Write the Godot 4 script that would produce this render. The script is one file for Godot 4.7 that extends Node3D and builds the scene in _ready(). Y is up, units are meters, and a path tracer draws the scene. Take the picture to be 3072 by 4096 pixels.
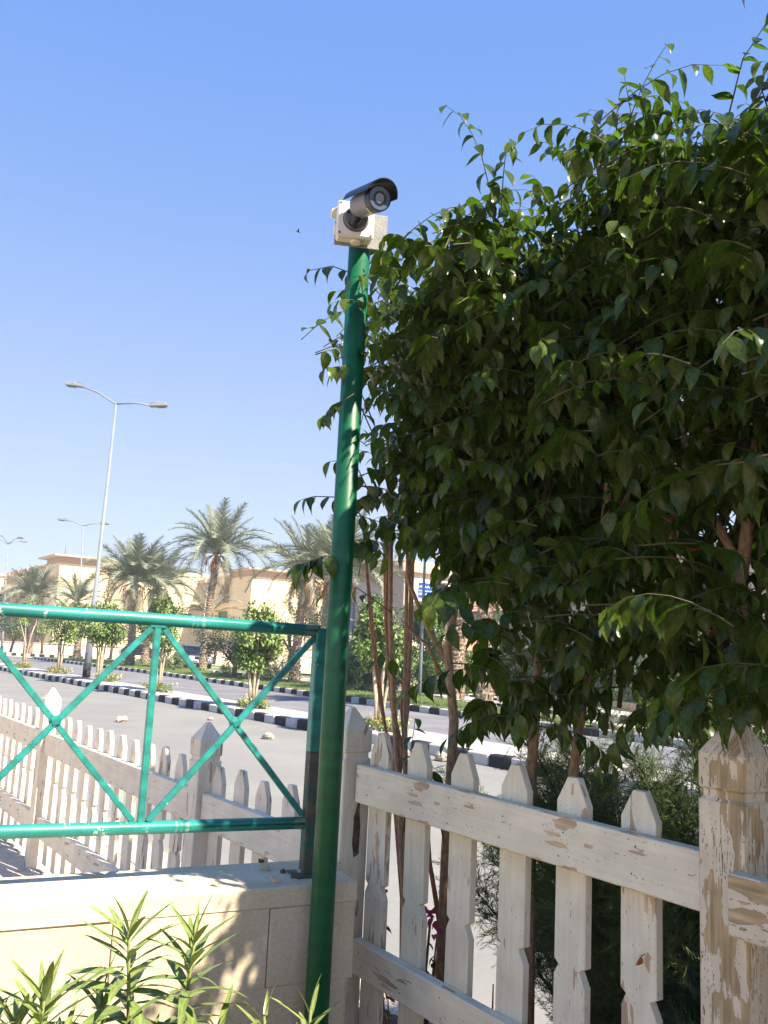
extends Node3D

# ---------- frames ----------
# road frame: a runs along the street towards the right and the viewer, b runs across it away from the viewer
const ROAD_TURN := -0.9704
const WALL_TURN := 0.4511

func road(a: float, b: float, y := 0.0) -> Vector3:
	return Vector3(0.565 * a + 0.8251 * b, y, 0.8251 * a - 0.565 * b)

func wallp(w: float, n: float, y := 0.0) -> Vector3:
	return Vector3(0.9 * w + 0.436 * n, y, -0.436 * w + 0.9 * n)

# ---------- naming ----------
var taken := {}

func numbered(parent: Node, called: String) -> String:
	var key = str(parent.get_instance_id()) + called
	var k = taken.get(key, 0)
	taken[key] = k + 1
	return called if k == 0 else "%s_%03d" % [called, k]

func put(o: Node3D, called: String, parent: Node = null) -> Node3D:
	var p = parent if parent else self
	o.name = numbered(p, called)
	p.add_child(o, true)
	return o

func tag(o: Node, label: String, category := "", group := "", kind := "") -> Node:
	if label: o.set_meta("label", label)
	if category: o.set_meta("category", category)
	if group: o.set_meta("group", group)
	if kind: o.set_meta("kind", kind)
	return o

func thing(called: String, label: String, category: String, at := Vector3.ZERO, turn := 0.0, group := "") -> Node3D:
	var o = Node3D.new()
	o.position = at
	o.rotation.y = turn
	put(o, called)
	tag(o, label, category, group)
	return o

func obj(called: String, m: Mesh, material: Material, parent: Node = null, xf := Transform3D()) -> MeshInstance3D:
	var o = MeshInstance3D.new()
	o.mesh = m
	o.material_override = null
	if material:
		for i in m.get_surface_count():
			o.set_surface_override_material(i, material)
	o.transform = xf
	put(o, called, parent)
	return o

func swarm(called: String, m: Mesh, material: Material, list: Array, cols: Array, parent: Node = null) -> MultiMeshInstance3D:
	var mm = MultiMesh.new()
	mm.transform_format = MultiMesh.TRANSFORM_3D
	mm.use_colors = cols.size() > 0
	mm.mesh = m
	mm.instance_count = list.size()
	for i in list.size():
		mm.set_instance_transform(i, list[i])
		if cols.size() > 0:
			mm.set_instance_color(i, cols[i])
	var o = MultiMeshInstance3D.new()
	o.multimesh = mm
	o.material_override = material
	o.set_meta("kind", "stuff")
	put(o, called, parent)
	return o

# ---------- mesh helpers ----------
func new_st(smooth := false) -> SurfaceTool:
	var st = SurfaceTool.new()
	st.begin(Mesh.PRIMITIVE_TRIANGLES)
	st.set_smooth_group(0 if smooth else -1)
	return st

func done(st: SurfaceTool) -> ArrayMesh:
	st.index()
	st.generate_normals()
	return st.commit()

func tri(st: SurfaceTool, a: Vector3, b: Vector3, c: Vector3, n: Vector3, ua := Vector2.ZERO, ub := Vector2.ZERO, uc := Vector2.ZERO) -> void:
	if (b - a).cross(c - a).dot(n) > 0.0:
		var t = b
		b = c
		c = t
		var u = ub
		ub = uc
		uc = u
	st.set_uv(ua)
	st.add_vertex(a)
	st.set_uv(ub)
	st.add_vertex(b)
	st.set_uv(uc)
	st.add_vertex(c)

func quad(st: SurfaceTool, a: Vector3, b: Vector3, c: Vector3, d: Vector3, n: Vector3, ua := Vector2.ZERO, ub := Vector2.ZERO, uc := Vector2.ZERO, ud := Vector2.ZERO) -> void:
	tri(st, a, b, c, n, ua, ub, uc)
	tri(st, a, c, d, n, ua, uc, ud)

# UV in metres: v along the longest side of the piece
func face_uv(p: Vector3, n: Vector3, grain: int, off: Vector2) -> Vector2:
	var v = p[grain]
	var an = n.abs()
	var skip = 0
	if an.y > an.x and an.y > an.z: skip = 1
	if an.z > an.x and an.z >= an.y: skip = 2
	var u = 0.0
	for k in 3:
		if k != grain and k != skip:
			u = p[k]
	if skip == grain:
		v = p[(grain + 1) % 3]
		u = p[(grain + 2) % 3]
	return Vector2(u, v) + off + Vector2(0.37 * skip, 0.11 * skip)

func box(st: SurfaceTool, centre: Vector3, size: Vector3, bev := 0.0, basis := Basis(), grain := -1, off := Vector2.ZERO, jag := 0.0, rng: RandomNumberGenerator = null) -> void:
	var h = size * 0.5
	if grain < 0:
		grain = 0
		if size.y > size[grain]: grain = 1
		if size.z > size[grain]: grain = 2
	var shift = {}
	for sx in [-1, 1]:
		for sy in [-1, 1]:
			for sz in [-1, 1]:
				var key = Vector3i(sx, sy, sz)
				shift[key] = Vector3(rng.randf_range(-jag, jag), rng.randf_range(-jag, jag), rng.randf_range(-jag, jag)) if rng else Vector3.ZERO
	var pt = func(s: Vector3i, axis: int) -> Vector3:
		var v = Vector3(s.x * (h.x - bev), s.y * (h.y - bev), s.z * (h.z - bev)) + shift[s]
		v[axis] += s[axis] * bev
		return v
	for axis in 3:
		var u = (axis + 1) % 3
		var w = (axis + 2) % 3
		for sg in [-1, 1]:
			var s = []
			for q in [[-1, -1], [1, -1], [1, 1], [-1, 1]]:
				var k = Vector3i.ZERO
				k[axis] = sg
				k[u] = q[0]
				k[w] = q[1]
				s.append(k)
			var n = Vector3.ZERO
			n[axis] = sg
			var p = s.map(func(k): return pt.call(k, axis))
			var uv = p.map(func(v): return face_uv(v, n, grain, off))
			quad(st, centre + basis * p[0], centre + basis * p[1], centre + basis * p[2], centre + basis * p[3], basis * n, uv[0], uv[1], uv[2], uv[3])
			if bev > 0.0:
				# edge between this face and the next axis' face, both signs
				for sg2 in [-1, 1]:
					var n2 = Vector3.ZERO
					n2[axis] = sg
					n2[u] = sg2
					var k1 = Vector3i.ZERO
					k1[axis] = sg
					k1[u] = sg2
					k1[w] = -1
					var k2 = k1
					k2[w] = 1
					var e = [pt.call(k1, axis), pt.call(k2, axis), pt.call(k2, u), pt.call(k1, u)]
					var eu = e.map(func(v): return face_uv(v, n, grain, off))
					quad(st, centre + basis * e[0], centre + basis * e[1], centre + basis * e[2], centre + basis * e[3], basis * n2, eu[0], eu[1], eu[2], eu[3])
	if bev > 0.0:
		for k in shift.keys():
			var uvc = face_uv(pt.call(k, 0), Vector3.RIGHT, grain, off)
			tri(st, centre + basis * pt.call(k, 0), centre + basis * pt.call(k, 1), centre + basis * pt.call(k, 2), basis * Vector3(k), uvc, uvc, uvc)

func box_mesh(size: Vector3, bev := 0.0, off := Vector2.ZERO, grain := -1, jag := 0.0, rng: RandomNumberGenerator = null) -> ArrayMesh:
	var st = new_st()
	box(st, Vector3.ZERO, size, bev, Basis(), grain, off, jag, rng)
	return done(st)

# outline in x/y, extruded along z by depth (centred), edges chamfered
func slab(st: SurfaceTool, outline: PackedVector2Array, depth: float, bev := 0.0, xf := Transform3D(), off := Vector2.ZERO) -> void:
	var o = outline
	if not Geometry2D.is_polygon_clockwise(o):
		o = outline.duplicate()
		o.reverse()
	var inner = PackedVector2Array()
	var m = o.size()
	for i in m:
		var d1 = (o[i] - o[(i + m - 1) % m]).normalized()
		var d2 = (o[(i + 1) % m] - o[i]).normalized()
		var n1 = Vector2(d1.y, -d1.x)
		var n2 = Vector2(d2.y, -d2.x)
		var bis = (n1 + n2)
		var k = bis.normalized() * (bev / maxf(0.35, bis.length() * 0.5)) if bis.length() > 0.01 else Vector2.ZERO
		inner.append(o[i] + k)
	var test = 0.0
	for i in m:
		test += inner[i].x * inner[(i + 1) % m].y - inner[(i + 1) % m].x * inner[i].y
	var area = 0.0
	for i in m:
		area += o[i].x * o[(i + 1) % m].y - o[(i + 1) % m].x * o[i].y
	if absf(test) > absf(area):
		for i in m:
			inner[i] = o[i] * 2.0 - inner[i]
	var ids = Geometry2D.triangulate_polygon(inner)
	var hz = depth * 0.5
	for sg in [-1.0, 1.0]:
		for i in range(0, ids.size(), 3):
			var q = [inner[ids[i]], inner[ids[i + 1]], inner[ids[i + 2]]]
			tri(st, xf * Vector3(q[0].x, q[0].y, sg * hz), xf * Vector3(q[1].x, q[1].y, sg * hz), xf * Vector3(q[2].x, q[2].y, sg * hz), xf.basis * Vector3(0, 0, sg), q[0] + off, q[1] + off, q[2] + off)
	var run = 0.0
	for i in m:
		var j = (i + 1) % m
		var d = o[j] - o[i]
		var n = Vector3(-d.y, d.x, 0)
		var run2 = run + d.length()
		var mid = (o[i] + o[j]) * 0.5
		# outward: away from the inset outline
		var inn = (inner[i] + inner[j]) * 0.5
		if bev > 0.0 and Vector2(n.x, n.y).dot(mid - inn) < 0.0: n = -n
		if bev <= 0.0 and not Geometry2D.is_polygon_clockwise(o): n = -n
		var zz = hz - bev
		quad(st, xf * Vector3(o[i].x, o[i].y, -zz), xf * Vector3(o[j].x, o[j].y, -zz), xf * Vector3(o[j].x, o[j].y, zz), xf * Vector3(o[i].x, o[i].y, zz), xf.basis * n, Vector2(-zz, o[i].y) + off, Vector2(-zz, o[j].y) + off, Vector2(zz, o[j].y) + off, Vector2(zz, o[i].y) + off)
		if bev > 0.0:
			for sg in [-1.0, 1.0]:
				quad(st, xf * Vector3(o[i].x, o[i].y, sg * zz), xf * Vector3(o[j].x, o[j].y, sg * zz), xf * Vector3(inner[j].x, inner[j].y, sg * hz), xf * Vector3(inner[i].x, inner[i].y, sg * hz), xf.basis * (n.normalized() + Vector3(0, 0, sg)), o[i] + off, o[j] + off, inner[j] + off, inner[i] + off)
		run = run2

func tube(st: SurfaceTool, pts: Array, rad: Array, sides := 8, caps := true) -> void:
	var m = pts.size()
	var d0 = (pts[1] - pts[0]).normalized()
	var side = d0.cross(Vector3.UP if absf(d0.y) < 0.9 else Vector3.RIGHT).normalized()
	var rings = []
	var run = 0.0
	for i in m:
		var d = (pts[mini(i + 1, m - 1)] - pts[maxi(i - 1, 0)]).normalized()
		side = (side - d * side.dot(d)).normalized()
		var up = d.cross(side)
		if i > 0: run += pts[i].distance_to(pts[i - 1])
		var ring = []
		for k in sides + 1:
			var an = TAU * k / sides
			ring.append([pts[i] + (side * cos(an) + up * sin(an)) * rad[i], side * cos(an) + up * sin(an), Vector2(float(k) / sides * TAU * rad[0], run)])
		rings.append(ring)
	for i in m - 1:
		for k in sides:
			var a = rings[i][k]
			var b = rings[i][k + 1]
			var c = rings[i + 1][k + 1]
			var e = rings[i + 1][k]
			quad(st, a[0], b[0], c[0], e[0], a[1] + b[1], a[2], b[2], c[2], e[2])
	if caps:
		for end in [0, m - 1]:
			var dn = (pts[0] - pts[1]) if end == 0 else (pts[m - 1] - pts[m - 2])
			for k in range(1, sides - 1):
				tri(st, rings[end][0][0], rings[end][k][0], rings[end][k + 1][0], dn)

func tube_mesh(pts: Array, rad: Array, sides := 8) -> ArrayMesh:
	var st = new_st(true)
	tube(st, pts, rad, sides)
	return done(st)

# profile: list of [radius, height]; turned about y, then placed
func lathe(st: SurfaceTool, profile: Array, sides := 20, xf := Transform3D(), from := 0.0, to := TAU) -> void:
	for i in profile.size() - 1:
		var p = profile[i]
		var q = profile[i + 1]
		for k in sides:
			var a0 = from + (to - from) * k / sides
			var a1 = from + (to - from) * (k + 1) / sides
			var c0 = Vector3(cos(a0), 0, sin(a0))
			var c1 = Vector3(cos(a1), 0, sin(a1))
			var dr = q[0] - p[0]
			var dy = q[1] - p[1]
			var n = (c0 + c1).normalized() * dy - Vector3.UP * dr
			quad(st, xf * (c0 * p[0] + Vector3.UP * p[1]), xf * (c1 * p[0] + Vector3.UP * p[1]), xf * (c1 * q[0] + Vector3.UP * q[1]), xf * (c0 * q[0] + Vector3.UP * q[1]), xf.basis * n, Vector2(float(k) / sides, p[1]), Vector2(float(k + 1) / sides, p[1]), Vector2(float(k + 1) / sides, q[1]), Vector2(float(k) / sides, q[1]))

func sheet(pts: Array, y: float) -> ArrayMesh:
	var st = new_st()
	var poly = PackedVector2Array()
	for p in pts: poly.append(Vector2(p.x, p.z))
	var ids = Geometry2D.triangulate_polygon(poly)
	for i in range(0, ids.size(), 3):
		var q = [poly[ids[i]], poly[ids[i + 1]], poly[ids[i + 2]]]
		tri(st, Vector3(q[0].x, y, q[0].y), Vector3(q[1].x, y, q[1].y), Vector3(q[2].x, y, q[2].y), Vector3.UP, q[0], q[1], q[2])
	return done(st)

# ---------- materials ----------
func lin(r: float, g: float, b: float) -> Color:
	return Color(r, g, b).linear_to_srgb()

func mat(called: String, c: Color, rough := 0.8, metal := 0.0, spec := 0.5) -> StandardMaterial3D:
	var m = StandardMaterial3D.new()
	m.resource_name = called
	m.albedo_color = c
	m.roughness = rough
	m.metallic = metal
	m.metallic_specular = spec
	return m

func noise(freq: float, sd: int, octaves := 4, type := FastNoiseLite.TYPE_SIMPLEX_SMOOTH) -> FastNoiseLite:
	var n = FastNoiseLite.new()
	n.seed = sd
	n.noise_type = type
	n.frequency = freq
	n.fractal_octaves = octaves
	return n

# grey-scale seamless picture of noise as bytes; sx, sy stretch it
func grain_bytes(size: int, freq: float, sd: int, sx := 1, sy := 1, octaves := 4, type := FastNoiseLite.TYPE_SIMPLEX_SMOOTH) -> PackedByteArray:
	var im = noise(freq, sd, octaves, type).get_seamless_image(size / sx, size / sy)
	im.convert(Image.FORMAT_L8)
	im.resize(size, size, Image.INTERPOLATE_CUBIC)
	return im.get_data()

func picture(size: int, f: Callable) -> ImageTexture:
	var data = PackedByteArray()
	data.resize(size * size * 3)
	for i in size * size:
		var c = f.call(i)
		data[i * 3] = int(clampf(c.x, 0.0, 1.0) * 255.0)
		data[i * 3 + 1] = int(clampf(c.y, 0.0, 1.0) * 255.0)
		data[i * 3 + 2] = int(clampf(c.z, 0.0, 1.0) * 255.0)
	return ImageTexture.create_from_image(Image.create_from_data(size, size, false, Image.FORMAT_RGB8, data))

# weathered paint over wood: thr = how much has flaked off (0..255), colours in sRGB
func paint(called: String, sd: int, thr: float, coat: Vector3, wood: Vector3, crack: float, metres := 0.55) -> StandardMaterial3D:
	var size = 512
	var big = grain_bytes(size, 0.012, sd, 1, 4, 4)
	var fine = grain_bytes(size, 0.05, sd + 1, 1, 8, 3)
	var line = grain_bytes(size, 0.06, sd + 2, 1, 16, 2)
	var blot = grain_bytes(size, 0.008, sd + 3, 1, 1, 3)
	var height = PackedByteArray()
	height.resize(size * size)
	var tex = picture(size, func(i: int) -> Vector3:
		var f = big[i] * 0.72 + fine[i] * 0.28
		var b = (blot[i] - 128.0) / 128.0
		var w = (line[i] - 128.0) / 128.0
		if f < thr:
			height[i] = 40 + int(w * 26.0)
			return wood * (1.0 + 0.16 * w + 0.10 * b)
		if absf(line[i] - 128.0) < crack and f < thr + 60.0:
			height[i] = 10
			return wood * 0.52
		height[i] = 200 + int(b * 30.0)
		if f < thr + 4.0:
			height[i] = 235
		return coat * (1.0 + 0.045 * b + 0.03 * w))
	var m = mat(called, Color.WHITE, 0.72, 0.0, 0.4)
	m.albedo_texture = tex
	m.uv1_scale = Vector3.ONE / metres
	m.heightmap_enabled = true
	m.heightmap_texture = ImageTexture.create_from_image(Image.create_from_data(size, size, false, Image.FORMAT_L8, height))
	m.heightmap_scale = 0.18
	return m

# speckled mineral surface, triplanar in the world; colours are sRGB
func mineral(called: String, sd: int, a: Vector3, b: Vector3, c: Vector3, metres: float, rough := 0.9, bump := 0.3, size := 512, world := true, speck := 1.0) -> StandardMaterial3D:
	var big = grain_bytes(size, 0.006, sd, 1, 1, 5)
	var fine = grain_bytes(size, 0.09, sd + 1, 1, 1, 3)
	var tiny = grain_bytes(size, 0.35, sd + 2, 1, 1, 1)
	var tex = picture(size, func(i: int) -> Vector3:
		var t = clampf((big[i] - 60.0) / 140.0, 0.0, 1.0)
		var v = a.lerp(b, t) * (1.0 + speck * (fine[i] - 128.0) / 900.0)
		var k = tiny[i]
		if k > 186: v = v.lerp(c, 0.6 * speck)
		elif k < 66: v *= 1.0 - 0.14 * speck
		return v)
	var m = mat(called, Color.WHITE, rough, 0.0, 0.3)
	m.albedo_texture = tex
	m.uv1_triplanar = true
	m.uv1_world_triplanar = world
	m.uv1_scale = Vector3.ONE / metres
	if bump > 0.0:
		m.heightmap_enabled = true
		m.heightmap_texture = ImageTexture.create_from_image(Image.create_from_data(size, size, false, Image.FORMAT_L8, fine))
		m.heightmap_scale = bump
	return m

func streaked(called: String, sd: int, a: Vector3, b: Vector3, sx: int, sy: int, metres: float, rough := 0.8, bump := 0.3, freq := 0.03) -> StandardMaterial3D:
	var size = 256
	var g = grain_bytes(size, freq, sd, sx, sy, 4)
	var f = grain_bytes(size, 0.2, sd + 1, 1, 1, 2)
	var tex = picture(size, func(i: int) -> Vector3:
		return a.lerp(b, clampf((g[i] - 50.0) / 156.0, 0.0, 1.0)) * (1.0 + (f[i] - 128.0) / 1100.0))
	var m = mat(called, Color.WHITE, rough, 0.0, 0.4)
	m.albedo_texture = tex
	m.uv1_scale = Vector3.ONE / metres
	m.heightmap_enabled = true
	m.heightmap_texture = ImageTexture.create_from_image(Image.create_from_data(size, size, false, Image.FORMAT_L8, g))
	m.heightmap_scale = bump
	return m

# enamel on steel with chips down to grey primer
func enamel(called: String, sd: int, c: Vector3, chip: Vector3, chips: float, rough: float, world := false) -> StandardMaterial3D:
	var size = 512
	var big = grain_bytes(size, 0.015, sd, 1, 1, 3)
	var fine = grain_bytes(size, 0.03, sd + 1, 4, 1, 3)
	var tiny = grain_bytes(size, 0.22, sd + 2, 1, 1, 2)
	var tex = picture(size, func(i: int) -> Vector3:
		if big[i] * 0.8 + tiny[i] * 0.2 > chips:
			return chip * (1.0 + (tiny[i] - 128.0) / 800.0)
		return c * (1.0 + (fine[i] - 128.0) / 700.0 + (tiny[i] - 128.0) / 1500.0))
	var m = mat(called, Color.WHITE, rough, 0.0, 0.5)
	m.albedo_texture = tex
	m.uv1_triplanar = true
	m.uv1_scale = Vector3.ONE / 0.9
	m.heightmap_enabled = true
	m.heightmap_texture = ImageTexture.create_from_image(Image.create_from_data(size, size, false, Image.FORMAT_L8, fine))
	m.heightmap_scale = 0.06
	return m

# a leaf surface: paler midrib and side veins, drawn on the blade
func leaf_picture() -> ImageTexture:
	var size = 64
	var mottle = grain_bytes(size, 0.06, 71, 1, 1, 3)
	return picture(size, func(i: int) -> Vector3:
		var u = absf((i % size) / 63.0 - 0.5) * 2.0
		var v = (i / size) / 63.0
		var g = 0.86 + (mottle[i] - 128.0) / 700.0
		if u < 0.06: g = 1.0
		elif absf(fposmod(v * 9.0 - u * 1.6, 1.0) - 0.5) < 0.07: g += 0.07
		return Vector3(g, g, g * 0.98))

func leaf_mat(called: String, tex: Texture2D, c: Color, rough := 0.35, through := 0.5, per_copy := false, spec := 0.5) -> StandardMaterial3D:
	var m = mat(called, c, rough, 0.0, spec)
	m.albedo_texture = tex
	m.backlight_enabled = true
	m.backlight = Color(0.9, 1.0, 0.55) * through
	m.vertex_color_use_as_albedo = per_copy
	return m

# ---------- leaves ----------
# length 1 along +x, upper side +y; broad with a drip tip, folded at the midrib, curved down
func leaf_mesh(width: float, fold: float, curl: float, twist := 0.0, tip := 0.10) -> ArrayMesh:
	var st = new_st(true)
	var s = [0.0, 0.10, 0.28, 0.48, 0.68, 0.84, 1.0]
	var w = [0.02, 0.55, 0.95, 1.0, 0.72, tip * 2.6, 0.02]
	var mid = []
	var lo = []
	var hi = []
	for i in s.size():
		var an = curl * s[i]
		var x = s[i] if curl < 0.01 else sin(an) / curl
		var y = 0.0 if curl < 0.01 else (cos(an) - 1.0) / curl
		var hw = w[i] * width * 0.5
		var tw = twist * s[i]
		mid.append(Vector3(x, y, 0))
		lo.append(Vector3(x, y + fold * hw - sin(tw) * hw, -hw * cos(tw)))
		hi.append(Vector3(x, y + fold * hw + sin(tw) * hw, hw * cos(tw)))
	for i in s.size() - 1:
		quad(st, mid[i], lo[i], lo[i + 1], mid[i + 1], Vector3.UP, Vector2(0.5, s[i]), Vector2(0.5 - 0.5, s[i]), Vector2(0.0, s[i + 1]), Vector2(0.5, s[i + 1]))
		quad(st, mid[i], hi[i], hi[i + 1], mid[i + 1], Vector3.UP, Vector2(0.5, s[i]), Vector2(1.0, s[i]), Vector2(1.0, s[i + 1]), Vector2(0.5, s[i + 1]))
	return done(st)

func small_leaf_mesh() -> ArrayMesh:
	var st = new_st(true)
	var a = Vector3.ZERO
	var b = Vector3(0.5, 0.08, -0.26)
	var c = Vector3(0.5, 0.08, 0.26)
	var d = Vector3(1.0, -0.08, 0)
	var m = Vector3(0.5, 0.0, 0)
	tri(st, a, b, m, Vector3.UP)
	tri(st, b, d, m, Vector3.UP)
	tri(st, a, m, c, Vector3.UP)
	tri(st, m, d, c, Vector3.UP)
	return done(st)

func leaf_xf(at: Vector3, dir: Vector3, up: Vector3, length: float) -> Transform3D:
	var x = dir.normalized()
	var z = x.cross(up)
	if z.length() < 0.01: z = x.cross(Vector3(0.3, 0.2, 0.9))
	z = z.normalized()
	var y = z.cross(x)
	return Transform3D(Basis(x * length, y * length, z * length), at)

func rand_dir(rng: RandomNumberGenerator) -> Vector3:
	var y = rng.randf_range(-1, 1)
	var an = rng.randf() * TAU
	var r = sqrt(1.0 - y * y)
	return Vector3(r * cos(an), y, r * sin(an))

# a twig that arches over, with leaves hanging alternately; leaves go to out as [transform, youth]
func twig(rng: RandomNumberGenerator, st: SurfaceTool, from: Vector3, dir: Vector3, length: float, leaves: int, size: float, out: Array, thick := 0.0022, sag := 0.55) -> void:
	var pts = [from]
	var d = dir.normalized()
	var steps = 5
	for i in steps:
		d = (d + Vector3(rng.randf_range(-0.12, 0.12), -sag * (i + 0.6) / steps * 0.55, rng.randf_range(-0.12, 0.12))).normalized()
		pts.append(pts[-1] + d * length / steps)
	leafy(rng, st, pts, leaves, size, out, thick)

func leafy(rng: RandomNumberGenerator, st: SurfaceTool, pts: Array, leaves: int, size: float, out: Array, thick := 0.0022, first := 0.15) -> void:
	var rad = []
	for i in pts.size(): rad.append(thick * (1.0 - 0.65 * i / (pts.size() - 1.0)))
	tube(st, pts, rad, 4, false)
	var sgn = 1.0 if rng.randf() < 0.5 else -1.0
	for k in leaves:
		var f = lerpf(first, 1.0, (k + 0.5) / leaves) * (pts.size() - 1)
		if k == leaves - 1: f = pts.size() - 1.001
		var i = int(f)
		var p = pts[i].lerp(pts[i + 1], f - i)
		var d = (pts[i + 1] - pts[i]).normalized()
		var side = d.cross(Vector3.UP)
		side = side.normalized() if side.length() > 0.05 else Vector3(sgn, 0, 0)
		var along = 0.55 if k < leaves - 1 else 1.1
		var ld = side * sgn * rng.randf_range(0.45, 1.0) * (1.0 if k < leaves - 1 else 0.15) + d * along + Vector3.DOWN * rng.randf_range(0.25, 1.25) + rand_dir(rng) * 0.22
		var young = pow((k + 1.0) / leaves, 2.0)
		var up = Vector3.UP * 0.9 + d * 0.35 + rand_dir(rng) * 0.35
		out.append([leaf_xf(p, ld, up, size * rng.randf_range(0.72, 1.15) * lerpf(1.0, 0.78, young * young)), young])
		sgn = -sgn

# foliage of many small leaves gathered in clumps on and inside an ellipsoid
func clumped(rng: RandomNumberGenerator, count: int, centre: Vector3, radii: Vector3, size: float, clumps := 16, lo := Color(0.1, 0.2, 0.05), hi := Color(0.2, 0.3, 0.08), tight := 0.36, squared := 0.0) -> Array:
	var cs = []
	for i in clumps:
		var d = rand_dir(rng)
		if squared > 0.0:
			var mx = maxf(absf(d.x), maxf(absf(d.y), absf(d.z)))
			d = d.lerp(d / mx, squared)
		cs.append([d * (rng.randf_range(0.45, 0.86) if squared == 0.0 else rng.randf_range(0.80, 1.0)), rng.randf()])
	var xs = []
	var cols = []
	for i in count:
		var c = cs[rng.randi() % clumps]
		var o = rand_dir(rng) * tight * pow(rng.randf(), 0.4)
		var p = c[0] + o
		if p.length() > 1.02 and squared == 0.0: p = p.normalized() * rng.randf_range(0.86, 1.04)
		if squared > 0.0: p = p.clamp(-Vector3.ONE, Vector3.ONE)
		var dir = rand_dir(rng) + Vector3.DOWN * 0.3 + p * 0.7
		xs.append(leaf_xf(centre + p * radii, dir, Vector3.UP + p + rand_dir(rng) * 0.6, size * rng.randf_range(0.7, 1.3)))
		cols.append(lo.lerp(hi, clampf(c[1] * 0.6 + rng.randf() * 0.4, 0, 1)))
	return [xs, cols]

# ---------- scene ----------
var M := {}
var leaf_variants := []
var frond_variants := []
var tiny_leaf: ArrayMesh

func _ready() -> void:
	camera_and_light()
	materials()
	leaf_variants = [leaf_mesh(0.46, 0.22, 0.55), leaf_mesh(0.50, 0.34, 0.95, 0.25), leaf_mesh(0.42, 0.12, 0.35, -0.3), leaf_mesh(0.48, 0.45, 1.25, 0.15)]
	tiny_leaf = small_leaf_mesh()
	frond_variants = [frond_mesh(1, 0.4), frond_mesh(2, 0.95), frond_mesh(3, 1.5)]
	ground_and_roads()
	kerbs()
	far_buildings()
	villas()
	palms()
	street_lamps()
	median_trees()
	park_trees()
	bushes()
	cars()
	grass()
	garden_wall()
	railing()
	pole_and_camera()
	left_fence()
	right_fence()
	ficus_hedge()
	feathery_shrub()
	flowers_behind_fence()
	foreground_plants()
	small_things()

func camera_and_light() -> void:
	var cam = Camera3D.new()
	cam.name = "camera"
	var p = atan(0.1626)
	var r = atan(0.049)
	var up = Vector3(0, cos(p), sin(p))
	var fwd = Vector3(0, sin(p), -cos(p))
	var x = Vector3.RIGHT * cos(r) + up * sin(r)
	var y = Vector3.LEFT * sin(r) + up * cos(r)
	cam.transform = Transform3D(Basis(x, y, -fwd), Vector3(0, 1.6, 0))
	cam.fov = 60.4
	cam.near = 0.05
	cam.far = 1500.0
	add_child(cam)
	cam.current = true
	var env = Environment.new()
	env.background_mode = Environment.BG_SKY
	var sky = Sky.new()
	var sm = ProceduralSkyMaterial.new()
	sm.sky_top_color = Color(0.262, 0.40, 0.615)
	sm.sky_horizon_color = Color(0.625, 0.66, 0.69)
	sm.sky_curve = 0.21
	sm.ground_bottom_color = Color(0.45, 0.40, 0.33)
	sm.ground_horizon_color = Color(0.62, 0.60, 0.56)
	sm.sun_angle_max = 1.0
	sky.sky_material = sm
	env.sky = sky
	env.tonemap_mode = Environment.TONE_MAPPER_LINEAR
	env.tonemap_exposure = 2.7
	env.fog_enabled = true
	env.fog_density = 0.001
	env.fog_light_color = Color(0.80, 0.86, 0.93)
	env.sdfgi_enabled = true
	env.ssao_enabled = true
	env.ssil_enabled = true
	var we = WorldEnvironment.new()
	we.name = "sky_and_air"
	we.environment = env
	add_child(we)
	var sun = DirectionalLight3D.new()
	sun.name = "sun"
	sun.light_energy = 1.6
	sun.light_color = Color(1.0, 0.95, 0.86)
	sun.light_angular_distance = 0.5
	sun.shadow_enabled = true
	sun.basis = Basis.looking_at(-Vector3(0.518, 0.731, 0.444))
	add_child(sun)

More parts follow.
